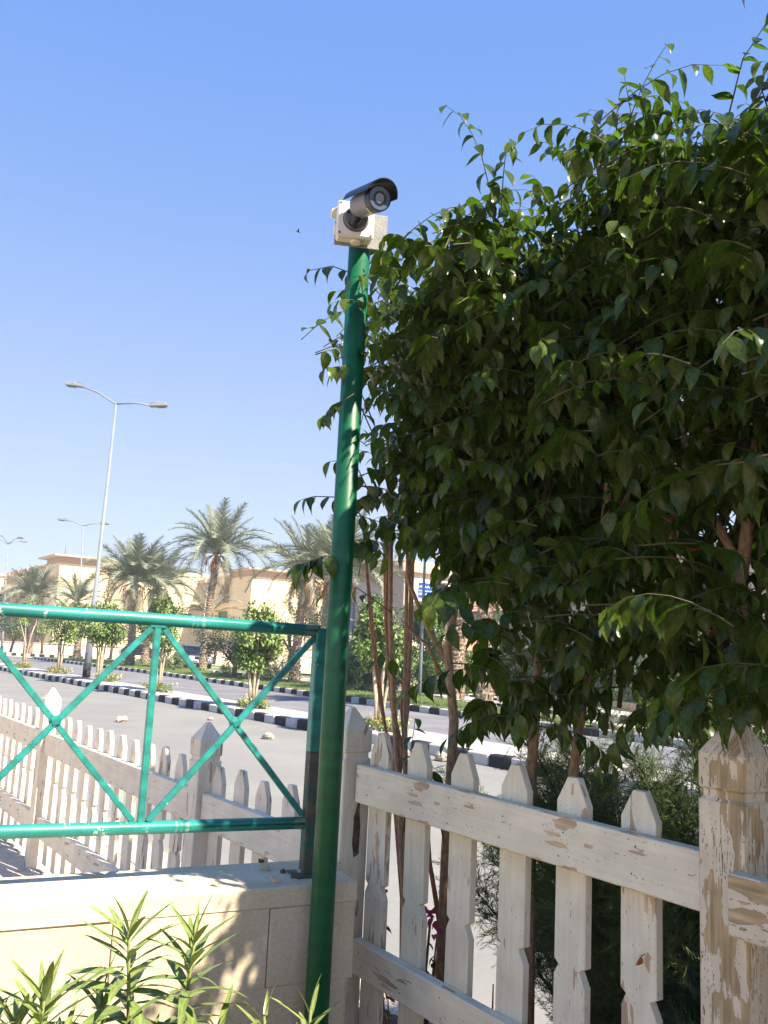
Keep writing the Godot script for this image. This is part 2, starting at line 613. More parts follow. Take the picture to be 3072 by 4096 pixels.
func materials() -> void:
	var lp = leaf_picture()
	M.soil = mineral("dry sandy ground", 3, Vector3(0.80, 0.74, 0.64), Vector3(0.70, 0.64, 0.54), Vector3(0.88, 0.83, 0.74), 3.0, 0.95, 0.8)
	M.bed = mineral("dark garden soil", 5, Vector3(0.36, 0.29, 0.22), Vector3(0.47, 0.39, 0.29), Vector3(0.56, 0.48, 0.38), 1.0, 0.95, 1.6)
	M.asphalt = mineral("dusty asphalt", 8, Vector3(0.49, 0.488, 0.482), Vector3(0.52, 0.516, 0.508), Vector3(0.57, 0.565, 0.55), 9.0, 0.9, 0.0, 512, true, 0.12)
	M.asphalt_far = mineral("grey asphalt", 9, Vector3(0.44, 0.44, 0.46), Vector3(0.49, 0.49, 0.51), Vector3(0.54, 0.54, 0.55), 9.0, 0.9, 0.06, 512, true, 0.25)
	M.paver = mineral("pale pavers", 10, Vector3(0.78, 0.74, 0.68), Vector3(0.70, 0.66, 0.60), Vector3(0.86, 0.82, 0.76), 0.8, 0.9, 0.3)
	M.concrete = mineral("median concrete", 11, Vector3(0.73, 0.70, 0.69), Vector3(0.64, 0.61, 0.61), Vector3(0.80, 0.78, 0.76), 1.5, 0.9, 0.4)
	M.kerb_white = mineral("worn white kerb paint", 12, Vector3(0.82, 0.81, 0.80), Vector3(0.74, 0.73, 0.72), Vector3(0.62, 0.60, 0.58), 0.7, 0.8, 0.4)
	M.kerb_black = mineral("worn black kerb paint", 13, Vector3(0.15, 0.15, 0.17), Vector3(0.22, 0.22, 0.24), Vector3(0.38, 0.37, 0.38), 0.7, 0.8, 0.4)
	M.kerb_dirt = mineral("kerb mortar and dust", 14, Vector3(0.55, 0.51, 0.46), Vector3(0.62, 0.58, 0.52), Vector3(0.7, 0.66, 0.6), 0.9)
	M.lawn = mineral("watered lawn", 15, Vector3(0.30, 0.40, 0.16), Vector3(0.42, 0.49, 0.22), Vector3(0.52, 0.56, 0.30), 5.0, 0.95, 0.6)
	M.plaster_yellow = mineral("pale yellow render", 20, Vector3(0.90, 0.83, 0.68), Vector3(0.87, 0.80, 0.65), Vector3(0.91, 0.85, 0.72), 6.0, 0.9, 0.1, 256)
	M.plaster_brown = mineral("brown render", 21, Vector3(0.70, 0.61, 0.53), Vector3(0.65, 0.57, 0.49), Vector3(0.74, 0.66, 0.58), 6.0, 0.9, 0.1, 256)
	M.plaster_pink = mineral("pinkish cornice", 22, Vector3(0.80, 0.70, 0.62), Vector3(0.76, 0.66, 0.58), Vector3(0.84, 0.75, 0.68), 5.0, 0.9, 0.1, 256)
	M.plaster_beige = mineral("beige render", 23, Vector3(0.76, 0.70, 0.66), Vector3(0.72, 0.66, 0.62), Vector3(0.80, 0.74, 0.70), 5.0, 0.9, 0.1, 256)
	M.plaster_cream = mineral("cream render", 24, Vector3(0.90, 0.84, 0.76), Vector3(0.86, 0.80, 0.72), Vector3(0.93, 0.88, 0.8), 5.0, 0.9, 0.1, 256)
	M.tile = mineral("clay roof tile", 25, Vector3(0.80, 0.60, 0.52), Vector3(0.74, 0.53, 0.46), Vector3(0.86, 0.70, 0.62), 1.2, 0.8, 0.3, 256)
	M.window = mat("window glass", Color(0.10, 0.11, 0.13), 0.12)
	M.shutter = mat("brown shutter", Color(0.38, 0.28, 0.22), 0.7)
	M.frame_white = mat("white frame", Color(0.86, 0.85, 0.83), 0.6)
	M.blue_sheet = streaked("blue ribbed sheet", 27, Vector3(0.36, 0.44, 0.58), Vector3(0.48, 0.55, 0.68), 8, 1, 1.5, 0.6, 0.2)
	M.palm_trunk = streaked("palm fibre", 30, Vector3(0.50, 0.44, 0.38), Vector3(0.70, 0.63, 0.56), 1, 4, 0.8, 0.95, 1.0)
	M.palm_boot = streaked("cut palm boots", 31, Vector3(0.46, 0.40, 0.34), Vector3(0.64, 0.57, 0.50), 1, 4, 0.5, 0.95, 0.5)
	M.frond = leaf_mat("palm frond", null, lin(0.20, 0.225, 0.155), 0.5, 0.35)
	M.frond_old = leaf_mat("dry palm frond", null, lin(0.34, 0.29, 0.20), 0.7, 0.2)
	M.date = mat("date stalks", Color(0.62, 0.42, 0.22), 0.8)
	M.bark_pale = streaked("pale smooth bark", 33, Vector3(0.62, 0.56, 0.47), Vector3(0.78, 0.73, 0.64), 1, 2, 0.4, 0.85, 0.2)
	M.bark_dark = streaked("dark bark", 34, Vector3(0.30, 0.24, 0.19), Vector3(0.45, 0.38, 0.30), 4, 1, 0.4, 0.95, 0.8)
	M.bark_ficus = streaked("ficus bark", 35, Vector3(0.55, 0.43, 0.33), Vector3(0.70, 0.57, 0.45), 1, 2, 0.16, 0.8, 0.15)
	M.twig_red = streaked("reddish young bark", 36, Vector3(0.55, 0.37, 0.26), Vector3(0.68, 0.49, 0.36), 1, 2, 0.1, 0.75, 0.1)
	M.twig = mat("green brown twig", Color(0.34, 0.32, 0.18), 0.7)
	M.crown = leaf_mat("small foliage", null, Color.WHITE, 0.5, 0.3, true)
	M.ficus = leaf_mat("ficus leaf", lp, Color.WHITE, 0.25, 1.0, true, 0.5)
	M.ficus_tones = []
	for c in [[0.072, 0.122, 0.020], [0.080, 0.134, 0.021], [0.092, 0.150, 0.023], [0.112, 0.176, 0.026], [0.140, 0.206, 0.031], [0.165, 0.226, 0.036]]:
		M.ficus_tones.append(leaf_mat("ficus leaf tone", lp, lin(c[0], c[1], c[2]), 0.25, 1.0, false, 0.5))
	M.dry_leaf = leaf_mat("dead leaf", lp, Color(0.72, 0.44, 0.22), 0.7, 0.4)
	M.needle = leaf_mat("feathery needles", null, Color.WHITE, 0.55, 0.35, true)
	M.oleander = []
	for c in [[0.17, 0.25, 0.07], [0.20, 0.28, 0.08], [0.24, 0.32, 0.09], [0.29, 0.36, 0.11]]:
		M.oleander.append(leaf_mat("lance leaf", lp, lin(c[0], c[1], c[2]), 0.38, 0.5))
	M.stem_green = mat("green stem", Color(0.45, 0.47, 0.24), 0.6)
	M.petal = leaf_mat("pink bract", lp, Color(0.85, 0.22, 0.50), 0.6, 0.6)
	M.yellow_petal = mat("yellow petal", Color(0.95, 0.80, 0.12), 0.6)
	M.paint_light = paint("cream fence paint", 40, 60.0, Vector3(0.89, 0.85, 0.755), Vector3(0.74, 0.64, 0.53), 0.45)
	M.paint_mid = paint("flaking cream paint", 44, 78.0, Vector3(0.89, 0.85, 0.76), Vector3(0.75, 0.645, 0.53), 0.8)
	M.paint_heavy = paint("badly flaked paint on pine", 48, 122.0, Vector3(0.84, 0.785, 0.69), Vector3(0.69, 0.60, 0.46), 2.6, 0.42)
	M.paint_white = paint("white fence paint", 52, 70.0, Vector3(0.90, 0.84, 0.75), Vector3(0.66, 0.58, 0.48), 0.8)
	M.stone = mineral("sandstone block", 56, Vector3(0.845, 0.785, 0.68), Vector3(0.80, 0.735, 0.62), Vector3(0.88, 0.825, 0.73), 0.7, 0.92, 0.08, 512, true, 0.5)
	M.cap = mineral("sandstone cap", 58, Vector3(0.86, 0.80, 0.70), Vector3(0.80, 0.73, 0.62), Vector3(0.89, 0.84, 0.76), 0.7, 0.92, 0.12, 512, true, 0.5)
	M.mortar = mineral("grey mortar", 59, Vector3(0.76, 0.70, 0.60), Vector3(0.80, 0.74, 0.65), Vector3(0.84, 0.78, 0.70), 0.4, 0.95, 0.5, 256)
	M.teal = enamel("teal brushed enamel", 60, Vector3(0.15, 0.50, 0.475), Vector3(0.84, 0.84, 0.80), 186.0, 0.42)
	M.rust = enamel("rusty post foot", 62, Vector3(0.34, 0.335, 0.30), Vector3(0.14, 0.36, 0.33), 178.0, 0.8)
	M.pole_green = enamel("green pole enamel", 64, Vector3(0.0, 0.335, 0.205), Vector3(0.72, 0.75, 0.70), 236.0, 0.45)
	M.galvanised = mineral("galvanised plate", 66, Vector3(0.58, 0.58, 0.57), Vector3(0.50, 0.50, 0.50), Vector3(0.66, 0.66, 0.64), 0.2, 0.5, 0.05, 256)
	M.lamp_steel = mineral("lamp post steel", 67, Vector3(0.54, 0.57, 0.60), Vector3(0.48, 0.51, 0.54), Vector3(0.60, 0.62, 0.64), 1.0, 0.5, 0.05, 256)
	M.box_white = mat("white plastic", Color(0.88, 0.86, 0.82), 0.4)
	M.cam_white = mat("grey white camera shell", Color(0.46, 0.455, 0.465), 0.4)
	M.cam_dark = mat("dark blue grey plastic", Color(0.115, 0.12, 0.16), 0.4)
	M.cam_mid = mat("grey mounting ring", Color(0.42, 0.42, 0.44), 0.45)
	M.lens = mat("camera front glass", Color(0.33, 0.39, 0.49), 0.1)
	M.lens_core = mat("lens disc", Color(0.50, 0.55, 0.62), 0.2)
	M.screw = mat("screw steel", Color(0.5, 0.48, 0.44), 0.35, 0.8)
	M.rubber = mat("black rubber", Color(0.07, 0.07, 0.07), 0.85)
	M.car_blue = mat("dark blue car paint", Color(0.14, 0.18, 0.26), 0.2)
	M.car_blue.clearcoat_enabled = true
	M.chrome = mat("chrome", Color(0.75, 0.75, 0.76), 0.2, 0.9)
	M.tyre = mat("tyre", Color(0.08, 0.08, 0.08), 0.9)
	M.headlamp = mat("headlamp", Color(0.85, 0.87, 0.9), 0.1)
	M.rock = mineral("broken stone", 68, Vector3(0.70, 0.66, 0.60), Vector3(0.60, 0.56, 0.51), Vector3(0.8, 0.77, 0.7), 0.4, 0.9, 0.6, 256)
	M.bird = mat("dark feathers", Color(0.10, 0.09, 0.09), 0.8)
	M.sack = mat("dark green sheeting", Color(0.03, 0.16, 0.11), 0.45)

# ---------- setting ----------
func strip(a0: float, a1: float, b0: Callable, b1: Callable, y: float, step := 4.0) -> ArrayMesh:
	var pts = []
	var m = int(ceil((a1 - a0) / step))
	for i in m + 1:
		var a = a0 + (a1 - a0) * i / m
		pts.append(road(a, b0.call(a)))
	for i in range(m, -1, -1):
		var a = a0 + (a1 - a0) * i / m
		pts.append(road(a, b1.call(a)))
	return sheet(pts, y)

func near_kerb(_a: float) -> float: return 9.35
func far_kerb(a: float) -> float:
	if a > -17.0: return 15.75
	if a > -45.0: return lerpf(15.75, 17.1, (-17.0 - a) / 28.0)
	return 17.1
func lawn_back(a: float) -> float:
	if a > -29.5: return lerpf(17.7, 21.8, clampf((-16.3 - a) / 13.2, -0.6, 1.0))
	return 21.8

func setting(called: String, m: Mesh, material: Material, label: String) -> MeshInstance3D:
	var o = obj(called, m, material)
	tag(o, label, "", "", "structure")
	return o

func ground_and_roads() -> void:
	setting("ground", sheet([Vector3(-900, 0, -900), Vector3(900, 0, -900), Vector3(900, 0, 300), Vector3(-900, 0, 300)], -0.012), M.soil, "dry sandy ground spreading to the far buildings")
	setting("road", strip(-140, 30, func(_a): return 2.6, func(_a): return 9.42, 0.0), M.asphalt, "dusty near carriageway between the picket fence and the planted median")
	setting("road", strip(-140, 30, func(_a): return 10.9, func(a): return far_kerb(a) + 0.05, 0.004), M.asphalt_far, "grey far carriageway between the median and the lawn")
	# pavement by the fence
	var pv = thing("pavement", "pale pavement along the foot of the white picket fence", "", Vector3.ZERO, ROAD_TURN)
	tag(pv, "", "", "", "structure")
	pv.remove_meta("category")
	var st = new_st()
	box(st, Vector3(-15, 0.03, -0.65), Vector3(70, 0.2, 3.9), 0.01)
	obj("paving_base", done(st), M.kerb_dirt, pv)
	var rng = RandomNumberGenerator.new()
	rng.seed = 11
	var tile = box_mesh(Vector3(0.392, 0.03, 0.292), 0.005)
	for i in 26:
		for j in 9:
			obj("paver", tile, M.paver, pv, Transform3D(Basis(Vector3.RIGHT, rng.randf_range(-0.008, 0.008)), Vector3(-11.2 + i * 0.4 + (0.2 if j % 2 else 0.0), 0.143 + rng.randf_range(-0.003, 0.003), -0.1 - j * 0.3 + 0.15)))
	setting("garden_bed", sheet([road(-4.4, 1.45), road(6, 1.45), road(6, 2.7), road(-1.0, 2.75), road(-2.2, 2.72), road(-2.9, 2.4)], 0.168), M.bed, "dark soil bed under the ficus hedge")
	setting("garden_ground", sheet([wallp(-4, -2.5), wallp(1.1, -2.5), road(-1.2, 1.55), road(5, 1.4), Vector3(3, 0, 4), Vector3(-6, 0, 4)], 0.172), M.bed, "dark garden soil in front of the stone wall")
	setting("park_lawn", strip(-75, -15.5, func(a): return far_kerb(a) + 0.2, func(a): return lawn_back(a) if a > -43 else 30.0, 0.13, 2.0), M.lawn, "mown green lawn behind the black and white kerb")
	setting("side_road", sheet([road(-62, 23.5), road(-20, 21.0), road(-16, 22.6), road(-24, 25.2), road(-62, 27.5)], 0.134), M.concrete, "pale side road beside the park lawn")

func kerbs() -> void:
	var rng = RandomNumberGenerator.new()
	rng.seed = 21
	var blocks = []
	for v in 3:
		blocks.append(box_mesh(Vector3(0.488, 0.30, 0.17), 0.022, Vector2.ZERO, 0, 0.006, rng))
	var lay = func(called: String, label: String, a0: float, a1: float, path: Callable, top: float) -> void:
		var base = thing(called, label, "")
		base.remove_meta("category")
		base.set_meta("kind", "structure")
		var m = int((a1 - a0) / 0.5)
		for i in m:
			var a = a0 + i * 0.5
			var p = path.call(a)
			var q = path.call(a + 0.5)
			var d = q - p
			var turn = atan2(-d.z, d.x)
			obj("kerb_block", blocks[rng.randi() % 3], M.kerb_black if i % 2 else M.kerb_white, base, Transform3D(Basis(Vector3.UP, turn + rng.randf_range(-0.012, 0.012)), (p + q) * 0.5 + Vector3(0, top - 0.15 + rng.randf_range(-0.006, 0.006), 0)))
	lay.call("kerb", "black and white painted kerb on the near edge of the median", -62.0, -3.0, func(a): return road(a, 9.43), 0.19)
	lay.call("kerb", "black and white painted kerb between the far carriageway and the lawn", -72.0, -6.0, func(a): return road(a, far_kerb(a) + 0.1), 0.19)
	lay.call("kerb", "black and white painted kerb at the back of the lawn by the clipped hedge", -29.0, -6.0, func(a): return road(a, lawn_back(a) + 0.08), 0.19)
	lay.call("kerb", "outermost black and white kerb at the foot of the clipped hedge", -32.0, -8.0, func(a): return road(a, lawn_back(a) + 2.3 + maxf(0.0, (a + 20.0) * 0.12)), 0.22)
	lay.call("kerb", "low black and white kerb crossing the lawn under the dark trees", 0.0, 21.0, func(a): return Vector3(-36.0 + a * 0.86, 0, -79.0 + a * 0.06), 0.22)
	lay.call("kerb", "curved kerb end of the side road beside the palm", 0.0, 6.0, func(a): return Vector3(-9.6 + a * 0.75, 0, -52.5 + 1.7 * sin(a * 0.8) + a * 0.75), 0.26)
	var st = new_st()
	for i in 38:
		var a = -66.0 + i * 2.0
		box(st, road(a, 10.2, 0.04), Vector3(1.994, 0.24, 1.42), 0.01, Basis(Vector3.UP, ROAD_TURN))
	var md = setting("median", done(st), M.concrete, "concrete median strip planted with ball shaped trees")
	md.name = "median"

# ---------- buildings ----------
# local +x is the sunlit front (towards the viewer along the street), local +z the shaded side facing the road
func window_on(parent: Node, at: Vector3, size: Vector2, facing_x: bool, recess := 0.0) -> void:
	var fr = new_st()
	var w = size.x
	var h = size.y
	var turn = Basis(Vector3.UP, PI / 2) if facing_x else Basis()
	for s in [-1, 1]:
		box(fr, turn * Vector3(s * (w * 0.5 - 0.05), 0, 0.02), Vector3(0.1, h, 0.1), 0.0, turn)
		box(fr, turn * Vector3(0, s * (h * 0.5 - 0.05), 0.02), Vector3(w - 0.2, 0.1, 0.1), 0.0, turn)
	var f = obj("window", done(fr), M.shutter, parent, Transform3D(Basis(), at))
	obj("pane", box_mesh(Vector3(w - 0.2, h - 0.2, 0.04) if not facing_x else Vector3(0.04, h - 0.2, w - 0.2)), M.window, f)

func balcony(parent: Node, at: Vector3, w: float, out: float, material: Material) -> void:
	var st = new_st()
	box(st, at + Vector3(0, 0, out * 0.5), Vector3(w, 0.22, out), 0.02)
	box(st, at + Vector3(0, 0.55, out - 0.08), Vector3(w, 0.88, 0.16), 0.02)
	for s in [-1, 1]:
		box(st, at + Vector3(s * (w * 0.5 - 0.08), 0.55, out * 0.5 - 0.085), Vector3(0.16, 0.88, out - 0.17), 0.02)
	obj("balcony", done(st), material, parent)

func apartment(called: String, label: String, corner: Vector3, front: float, deep: float, high: float, floors: int, tower: float) -> Node3D:
	var b = thing(called, label, "building", corner, ROAD_TURN)
	obj("wall", box_mesh(Vector3(deep, high, front), 0.02), M.plaster_yellow, b, Transform3D(Basis(), Vector3(-deep * 0.5, high * 0.5, -front * 0.5)))
	obj("parapet", box_mesh(Vector3(deep + 0.3, 0.5, front + 0.3), 0.03), M.plaster_yellow, b, Transform3D(Basis(), Vector3(-deep * 0.5, high + 0.2, -front * 0.5)))
	# stair tower at the corner with a pinkish overhanging roof
	var tw = 6.2
	obj("corner_tower", box_mesh(Vector3(tw, tower, tw), 0.02), M.plaster_yellow, b, Transform3D(Basis(), Vector3(-tw * 0.5 + 0.35, tower * 0.5, -tw * 0.5 + 0.35)))
	obj("frieze", box_mesh(Vector3(tw + 0.12, 0.75, tw + 0.12), 0.02), M.plaster_brown, b, Transform3D(Basis(), Vector3(-tw * 0.5 + 0.35, tower - 0.3, -tw * 0.5 + 0.35)))
	var st = new_st()
	box(st, Vector3(-tw * 0.5 + 0.35, tower + 0.2, -tw * 0.5 + 0.35), Vector3(tw + 2.0, 0.22, tw + 2.0), 0.03)
	var c = Vector3(-tw * 0.5 + 0.35, tower + 0.31, -tw * 0.5 + 0.35)
	var e = tw * 0.5 + 0.9
	for k in 4:
		var d0 = Vector3(cos(PI * 0.25 + k * PI * 0.5), 0, sin(PI * 0.25 + k * PI * 0.5)) * e * 1.414
		var d1 = Vector3(cos(PI * 0.75 + k * PI * 0.5), 0, sin(PI * 0.75 + k * PI * 0.5)) * e * 1.414
		quad(st, c + d0, c + d1, c + d1 * 0.5 + Vector3.UP * 0.2, c + d0 * 0.5 + Vector3.UP * 0.2, (d0 + d1).normalized() + Vector3.UP)
	quad(st, c + Vector3(e, 0.4, e) * 0.5, c + Vector3(-e, 0.4, e) * 0.5, c + Vector3(-e, 0.4, -e) * 0.5, c + Vector3(e, 0.4, -e) * 0.5, Vector3.UP)
	obj("tower_roof", done(st), M.plaster_pink, b)
	# shaded side: recessed balconies, brown bands
	var step = high / floors
	for f in floors:
		for k in int(deep / 5.5):
			var x = -8.2 - k * 5.4
			if x < -deep + 2.0: break
			balcony(b, Vector3(x, f * step + 0.4, 0.0), 4.2, 1.3, M.plaster_brown)
			window_on(b, Vector3(x, f * step + 1.7, 0.06), Vector2(2.4, 2.1), false)
	for k in int(deep / 5.5):
		obj("roof_hood", box_mesh(Vector3(4.8, 0.5, 1.7), 0.05), M.plaster_pink, b, Transform3D(Basis(), Vector3(-8.2 - k * 5.4, high - 0.3, 0.75)))
	return b

func far_buildings() -> void:
	var b1 = apartment("apartment_building", "long pale yellow apartment building with shaded balconies behind the left lamp posts", Vector3(-39.9, 0, -110.0), 19.5, 25.0, 10.9, 4, 11.7)
	window_on(b1, Vector3(0.06, 9.0, -9.0), Vector2(1.5, 1.2), true)
	obj("recessed_bay", box_mesh(Vector3(0.25, 3.2, 3.4), 0.05), M.plaster_brown, b1, Transform3D(Basis(), Vector3(0.1, 8.6, -7.7)))
	obj("antenna", tube_mesh([Vector3(-3, 12.5, -1), Vector3(-3, 14.6, -1)], [0.05, 0.03], 5), M.lamp_steel, b1)
	window_on(b1, Vector3(0.06, 5.6, -16.5), Vector2(2.2, 0.5), true)
	var b4 = apartment("apartment_building", "yellow apartment building behind the palms left of the green pole", Vector3(-15.9, 0, -110.0), 22.0, 12.0, 10.6, 3, 11.2)
	obj("recessed_bay", box_mesh(Vector3(0.3, 7.5, 1.6), 0.05), M.plaster_brown, b4, Transform3D(Basis(), Vector3(0.12, 5.6, -8.6)))
	obj("ledge", box_mesh(Vector3(0.5, 0.35, 6.0), 0.03), M.plaster_brown, b4, Transform3D(Basis(), Vector3(0.2, 9.5, -10.8)))
	window_on(b4, Vector3(0.06, 7.2, -11.0), Vector2(2.0, 0.55), true)
	window_on(b4, Vector3(0.06, 3.2, -17.6), Vector2(2.4, 0.6), true)
	var b3 = thing("apartment_building", "small far cream apartment block with rows of windows between the palms", "building", Vector3(-41.0, 0, -200.0), ROAD_TURN)
	obj("wall", box_mesh(Vector3(14, 13.0, 16), 0.03), M.plaster_cream, b3, Transform3D(Basis(), Vector3(-7, 6.5, -3.0)))
	obj("parapet", box_mesh(Vector3(14.6, 0.6, 16.6), 0.05), M.plaster_pink, b3, Transform3D(Basis(), Vector3(-7, 13.2, -3.0)))
	for f in 4:
		for k in 4:
			window_on(b3, Vector3(0.06, 2.0 + f * 3.1, 3.0 - k * 3.8), Vector2(1.6, 1.9), true)
	obj("lower_wing", box_mesh(Vector3(10, 6.0, 12), 0.03), M.plaster_yellow, b3, Transform3D(Basis(), Vector3(-4, 3.0, -17.2)))
	var b0 = thing("apartment_building", "pale yellow block at the left edge behind the four headed lamp", "building", Vector3(-51.9, 0, -130.0), ROAD_TURN)
	obj("wall", box_mesh(Vector3(16, 10.2, 14), 0.03), M.plaster_yellow, b0, Transform3D(Basis(), Vector3(-8, 5.1, 7.0)))
	obj("parapet", box_mesh(Vector3(16.4, 0.4, 14.4), 0.05), M.plaster_cream, b0, Transform3D(Basis(), Vector3(-8, 10.35, 7.0)))
	window_on(b0, Vector3(0.06, 7.0, 3.0), Vector2(1.6, 1.2), true)
	var w = thing("boundary_wall", "low sunlit beige boundary wall behind the park trees", "wall", Vector3(-20, 0, -99))
	obj("wall_body", box_mesh(Vector3(62, 1.0, 0.3), 0.03), M.plaster_cream, w, Transform3D(Basis(), Vector3(0, 0.5, 0)))
	obj("wall_coping", box_mesh(Vector3(62, 0.12, 0.42), 0.02), M.plaster_beige, w, Transform3D(Basis(), Vector3(0, 1.062, 0)))

func tile_roof(parent: Node, centre: Vector3, sx: float, sz: float, rise: float, rows: int) -> void:
	# hipped roof laid in courses of tiles
	var st = new_st()
	for k in 4:
		var an = k * PI * 0.5
		var half = sx if k % 2 == 1 else sz
		var run = sz if k % 2 == 1 else sx
		var turn = Basis(Vector3.UP, an)
		for r in rows:
			var f0 = float(r) / rows
			var f1 = float(r + 1) / rows
			var x0 = run * (1.0 - f0)
			var x1 = run * (1.0 - f1)
			var y0 = rise * f0
			var y1 = rise * f1
			var h0 = half * (1.0 - f0)
			var h1 = half * (1.0 - f1)
			var lip = Vector3(0, 0.05, 0)
			quad(st, centre + turn * (Vector3(x0, y0, -h0) + lip), centre + turn * (Vector3(x0, y0, h0) + lip), centre + turn * Vector3(x1, y1, h1), centre + turn * Vector3(x1, y1, -h1), turn * Vector3(rise, run, 0))
			quad(st, centre + turn * Vector3(x0, y0, -h0), centre + turn * Vector3(x0, y0, h0), centre + turn * (Vector3(x0, y0, h0) + lip), centre + turn * (Vector3(x0, y0, -h0) + lip), turn * Vector3(1, 0, 0))
	obj("tile_roof", done(st), M.tile, parent)

func villas() -> void:
	var v5 = thing("villa", "two storey beige villa with a balcony behind the blue sign", "house", Vector3(1.35, 0, -50.0), ROAD_TURN)
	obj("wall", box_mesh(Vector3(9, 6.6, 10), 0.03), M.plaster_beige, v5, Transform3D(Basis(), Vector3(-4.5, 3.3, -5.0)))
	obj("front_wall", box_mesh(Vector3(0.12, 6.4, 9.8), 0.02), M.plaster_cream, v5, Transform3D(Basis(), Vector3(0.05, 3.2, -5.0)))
	obj("cornice", box_mesh(Vector3(9.8, 0.5, 10.8), 0.06), M.plaster_pink, v5, Transform3D(Basis(), Vector3(-4.5, 6.55, -5.0)))
	obj("roof_slab", box_mesh(Vector3(9.3, 0.22, 10.3), 0.03), M.plaster_pink, v5, Transform3D(Basis(), Vector3(-4.5, 6.92, -5.0)))
	obj("drain_sheet", box_mesh(Vector3(1.2, 5.6, 0.16), 0.03), M.blue_sheet, v5, Transform3D(Basis(), Vector3(-5.6, 2.8, 0.09)))
	window_on(v5, Vector3(0.13, 5.2, -2.4), Vector2(1.1, 1.5), true)
	window_on(v5, Vector3(0.13, 5.2, -4.4), Vector2(1.0, 1.2), true)
	var bal = obj("balcony", box_mesh(Vector3(1.5, 0.22, 6.4), 0.03), M.frame_white, v5, Transform3D(Basis(), Vector3(0.88, 4.57, -3.5)))
	var st = new_st()
	for k in 22:
		box(st, Vector3(0.68, 0.55, -3.1 + k * 0.295), Vector3(0.03, 0.9, 0.03))
	box(st, Vector3(0.68, 1.02, 0), Vector3(0.05, 0.05, 6.3))
	box(st, Vector3(0.68, 0.62, 0), Vector3(0.04, 0.03, 6.3))
	obj("balcony_rail", done(st), M.cam_dark, bal)
	for k in 3:
		obj("roof_post", tube_mesh([Vector3(-1.5 - k * 1.2, 7.0, -1.5), Vector3(-1.5 - k * 1.2, 8.0 - 0.2 * k, -1.5)], [0.04, 0.03], 5), M.lamp_steel, v5)
	# the blue sign hung on the balcony rail
	var sg = thing("hanging_sign", "blue sign with white lettering and white frame hung on the villa balcony", "sign", road(-38.72, 29.5, 5.22), ROAD_TURN)
	var size = 128
	var im = Image.create(size, size, false, Image.FORMAT_RGB8)
	im.fill(Color(0.05, 0.30, 0.72))
	var rng = RandomNumberGenerator.new()
	rng.seed = 5
	var dot = func(x: float, y: float, r: float) -> void:
		im.fill_rect(Rect2i(int(x - r), int(y - r), int(r * 2 + 1), int(r * 2 + 1)), Color(0.95, 0.97, 1.0))
	for line in [[34.0, 7.0, 118, 10], [66.0, 3.0, 122, 4], [96.0, 10.0, 112, 9]]:
		if line[3] == 4:
			im.fill_rect(Rect2i(6, 64, 116, 6), Color(0.85, 0.92, 1.0))
			continue
		var x = 8.0
		while x < line[2]:
			var run = rng.randf_range(10, 26)
			var k = 0.0
			while k < run and x + k < line[2]:
				dot.call(x + k, line[0] + 3.0 * sin(k * 0.6), 1.8)
				k += 1.0
			for q in 2:
				var tx = x + rng.randf() * run
				for yy in int(rng.randf_range(6, line[1] + 7)):
					dot.call(tx, line[0] - yy, 1.4)
			if rng.randf() < 0.5: dot.call(x + run * 0.5, line[0] + 9.0, 1.6)
			x += run + 4.0
	var pm = mat("printed blue sign", Color.WHITE, 0.5)
	pm.albedo_texture = ImageTexture.create_from_image(im)
	var ps = new_st()
	quad(ps, Vector3(0.036, -0.42, 0.48), Vector3(0.036, -0.42, -0.48), Vector3(0.036, 0.42, -0.48), Vector3(0.036, 0.42, 0.48), Vector3.RIGHT, Vector2(0, 1), Vector2(1, 1), Vector2(1, 0), Vector2(0, 0))
	obj("printed_face", done(ps), pm, sg)
	obj("sign_frame", box_mesh(Vector3(0.06, 0.98, 1.12), 0.01), M.frame_white, sg)

	var v6 = thing("villa", "grey beige villa with a flat roof behind the right hand ficus trees", "house", road(-29.2, 29.0), ROAD_TURN)
	obj("wall", box_mesh(Vector3(16, 6.0, 9), 0.03), M.plaster_beige, v6, Transform3D(Basis(), Vector3(8.0, 3.0, -4.5)))
	obj("parapet", box_mesh(Vector3(16.3, 0.5, 9.3), 0.04), M.plaster_beige, v6, Transform3D(Basis(), Vector3(8.0, 6.2, -4.5)))
	for k in 3:
		window_on(v6, Vector3(2.2 + k * 3.3, 5.0, 0.06), Vector2(0.9, 1.4), false)
		obj("window_arch", box_mesh(Vector3(1.3, 0.3, 0.3), 0.05), M.frame_white, v6, Transform3D(Basis(), Vector3(2.2 + k * 3.3, 5.92, 0.1)))
	obj("wall_panel", box_mesh(Vector3(1.5, 1.0, 0.06), 0.02), M.plaster_cream, v6, Transform3D(Basis(), Vector3(1.6, 2.6, 0.05)))
	var v7 = thing("villa", "small cream house with a clay tile roof seen between the ficus stems", "house", road(-33.5, 31.5), ROAD_TURN)
	obj("wall", box_mesh(Vector3(5, 3.9, 5), 0.03), M.plaster_cream, v7, Transform3D(Basis(), Vector3(0, 1.95, 0)))
	tile_roof(v7, Vector3(0, 3.92, 0), 2.9, 2.9, 1.3, 8)
	var v8 = thing("villa", "cream house with an orange tiled upper roof beyond the flat roofed villa", "house", road(-29.5, 41.0), ROAD_TURN)
	obj("wall", box_mesh(Vector3(7, 7.2, 7), 0.03), M.plaster_cream, v8, Transform3D(Basis(), Vector3(0, 3.6, 0)))
	tile_roof(v8, Vector3(0, 7.22, 0), 4.0, 4.0, 1.5, 8)
	var kk = thing("garden_kiosk", "kiosk with a pink tiled pyramid roof behind the palm trunk", "kiosk", road(-29.3, 24.5), ROAD_TURN)
